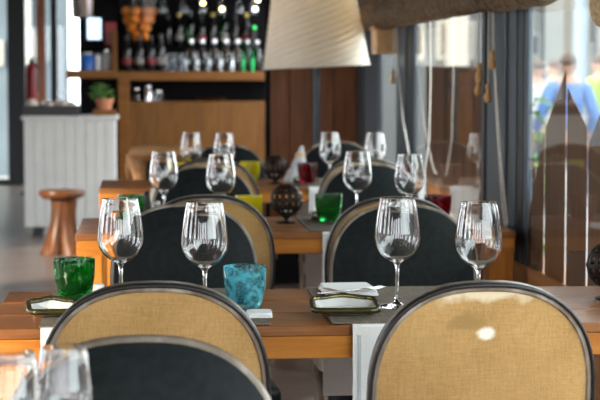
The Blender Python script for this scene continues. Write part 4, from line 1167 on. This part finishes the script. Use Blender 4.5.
# shrub behind the fence
sh_y = 9.6; c = onY(531, 100, sh_y)
shr = thing('shrub', 'green leafy shrub behind the fence beside the wide post', 'shrub', (c.x + 0.02, sh_y, -0.42))
obj('stem', MB().tube([(0, 0, 0), (0.01, 0, 0.6), (0, 0, 1.2)], [0.02, 0.015, 0.008], 8), 'stump_wood', shr)
lf = MB(); rg = random.Random(11)
for k in range(260):
    z = rg.uniform(0.3, 1.52); r = 0.10 * math.sqrt(rg.random()) * (1.2 - 0.5 * z / 1.5); a = rg.uniform(0, 2 * PI)
    o = Matrix.Translation((r * math.cos(a), r * math.sin(a), z)) @ Matrix.Rotation(a, 4, 'Z') @ Matrix.Rotation(rg.uniform(-0.8, 0.8), 4, 'Y')
    lf.add([o @ Vector(q) for q in ((0, 0, 0), (0.03, 0.018, 0.01), (0.065, 0, 0), (0.03, -0.018, 0.01))], [(0, 1, 2, 3)])
fo = obj('foliage', lf, 'leaf_green', shr, smooth=0); fo['kind'] = 'stuff'

# ------------------------------------------------------------------ outside: people in the street
def skin(name, joints, edges, mat, parent, loc=(0, 0, 0), sub=2, root=0):
    me = bpy.data.meshes.new(name)
    me.from_pydata([j[:3] for j in joints], edges, [])
    me.materials.append(MATS[mat])
    o = bpy.data.objects.new(name, me); COL.objects.link(o); o.parent = parent; o.location = loc
    sk = o.modifiers.new('skin', 'SKIN'); sk.use_smooth_shade = True
    if not me.skin_vertices:
        import bmesh
        bm = bmesh.new(); bm.from_mesh(me); bm.verts.layers.skin.verify(); bm.to_mesh(me); bm.free()
    for i, j in enumerate(joints):
        r = j[3]; rr = r if isinstance(r, tuple) else (r, r)
        me.skin_vertices[0].data[i].radius = rr
        me.skin_vertices[0].data[i].use_root = (i == root)
    sb = o.modifiers.new('sub', 'SUBSURF'); sb.levels = sub; sb.render_levels = sub
    return o
def person(px, y, head_py, shirt, trousers, label, turn=0.0, arm=0.1):
    c = onY(px, head_py, y)
    H = c.z + 0.42
    s = H / 1.74
    t = thing('person', label, 'person', (c.x, y, -0.42), turn)
    t.scale = (s, s, s)
    J = [(0, 0, 0.95, (0.15, 0.11)), (0, 0, 1.15, (0.135, 0.10)), (0, -0.01, 1.35, (0.16, 0.11)), (0, 0, 1.46, (0.10, 0.08)), (0, 0.01, 1.53, 0.052), (0, 0.015, 1.60, (0.072, 0.085)), (0, 0.01, 1.68, (0.070, 0.085))]
    E = [(0, 1), (1, 2), (2, 3), (3, 4), (4, 5), (5, 6)]
    for sx in (-1, 1):
        b = len(J)
        J += [(sx * 0.18, 0, 1.42, 0.058), (sx * (0.235 + arm * .3), -0.02, 1.14, 0.044), (sx * (0.235 + arm * .4), 0.08 + arm, 0.92, 0.034), (sx * (0.235 + arm * .4), 0.11 + arm, 0.85, (0.040, 0.02))]
        E += [(3, b), (b, b + 1), (b + 1, b + 2), (b + 2, b + 3)]
        for k in range(4):
            J.append((sx * (0.235 + arm * .4) + (k - 1.5) * 0.018, 0.13 + arm, 0.765 + 0.008 * abs(k - 1.3), 0.009)); E.append((b + 3, len(J) - 1))
        J.append((sx * (0.19 + arm * .4), 0.14 + arm, 0.82, 0.010)); E.append((b + 3, len(J) - 1))
        b = len(J)
        J += [(sx * 0.09, 0, 0.86, 0.088), (sx * 0.10, 0.01, 0.48, 0.060), (sx * 0.105, -0.02, 0.09, 0.042), (sx * 0.11, 0.10, 0.035, (0.042, 0.03))]
        E += [(0, b), (b, b + 1), (b + 1, b + 2), (b + 2, b + 3)]
    skin('body', J, E, 'skin', t)
    g = 0.014
    SJ = [(0, 0, 0.93, (0.165, 0.125)), (0, 0, 1.15, (0.152, 0.116)), (0, -0.01, 1.35, (0.176, 0.126)), (0, 0, 1.455, (0.116, 0.094)), (0, 0.005, 1.49, 0.07)]
    SE = [(0, 1), (1, 2), (2, 3), (3, 4)]
    for sx in (-1, 1):
        b = len(SJ)
        SJ += [(sx * 0.18, 0, 1.42, 0.075), (sx * (0.235 + arm * .3), -0.02, 1.14, 0.060), (sx * (0.235 + arm * .37), 0.05 + arm * .7, 0.99, 0.052)]
        SE += [(3, b), (b, b + 1), (b + 1, b + 2)]
    skin('shirt', SJ, SE, shirt, t)
    TJ = [(0, 0, 0.96, (0.16, 0.122))]; TE = []
    for sx in (-1, 1):
        b = len(TJ)
        TJ += [(sx * 0.09, 0, 0.85, 0.103), (sx * 0.10, 0.01, 0.48, 0.078), (sx * 0.105, -0.015, 0.08, 0.062)]
        TE += [(0, b), (b, b + 1), (b + 1, b + 2)]
    skin('trousers', TJ, TE, trousers, t)
    hm = MB().sphere((0, 0, 0), 0.092, 18, 12, 1.15)
    hm.v = [(x, y - 0.012, z) for x, y, z in hm.v]
    keep = [f for f in hm.f if sum(hm.v[i][2] for i in f) / len(f) > 0.012 + 0.9 * max(0, sum(hm.v[i][1] for i in f) / len(f))]
    hm.f = keep
    hr = obj('hair', hm, 'hair_brown', t, (0, 0.006, 1.655), smooth=80)
    so = hr.modifiers.new('thick', 'SOLIDIFY'); so.thickness = 0.012
    fy = 0.092
    for sx in (-1, 1):
        obj('eye', MB().sphere((sx * 0.03, fy, 1.635), 0.011, 10, 6), 'porcelain', t, smooth=80)
        obj('ear', MB().sphere((sx * 0.083, 0.01, 1.62), 0.022, 10, 6, 1.4), 'skin', t, smooth=80)
    obj('nose', MB().tube([(0, fy - 0.005, 1.64), (0, fy + 0.016, 1.605), (0, fy, 1.598)], [0.007, 0.012, 0.008], 8), 'skin', t, smooth=80)
    obj('mouth', MB().sphere((0, fy - 0.006, 1.573), 0.018, 10, 6, 0.35), 'terracotta', t, smooth=80)
    return t
person(527, 24.5, 55, 'cloth_navy', 'cloth_navy', 'person in dark jacket standing next to the wide window post', 2.6)
person(537.5, 21.0, 60, 'cloth_white', 'cloth_navy', 'person in white shirt in the street, seen through right window', 0.5)
person(568, 18.6, 55, 'cloth_blue', 'cloth_navy', 'person in blue shirt behind the fence peak, seen from behind', 0.1, 0.14)
person(554, 25.5, 61, 'cloth_blue', 'cloth_white', 'person in blue shirt farther back, between white and blue shirted people', 0.6, 0.05)
person(600, 22.5, 56, 'cloth_lime', 'cloth_navy', 'person in lime green shirt at the right picture edge', 0.3)
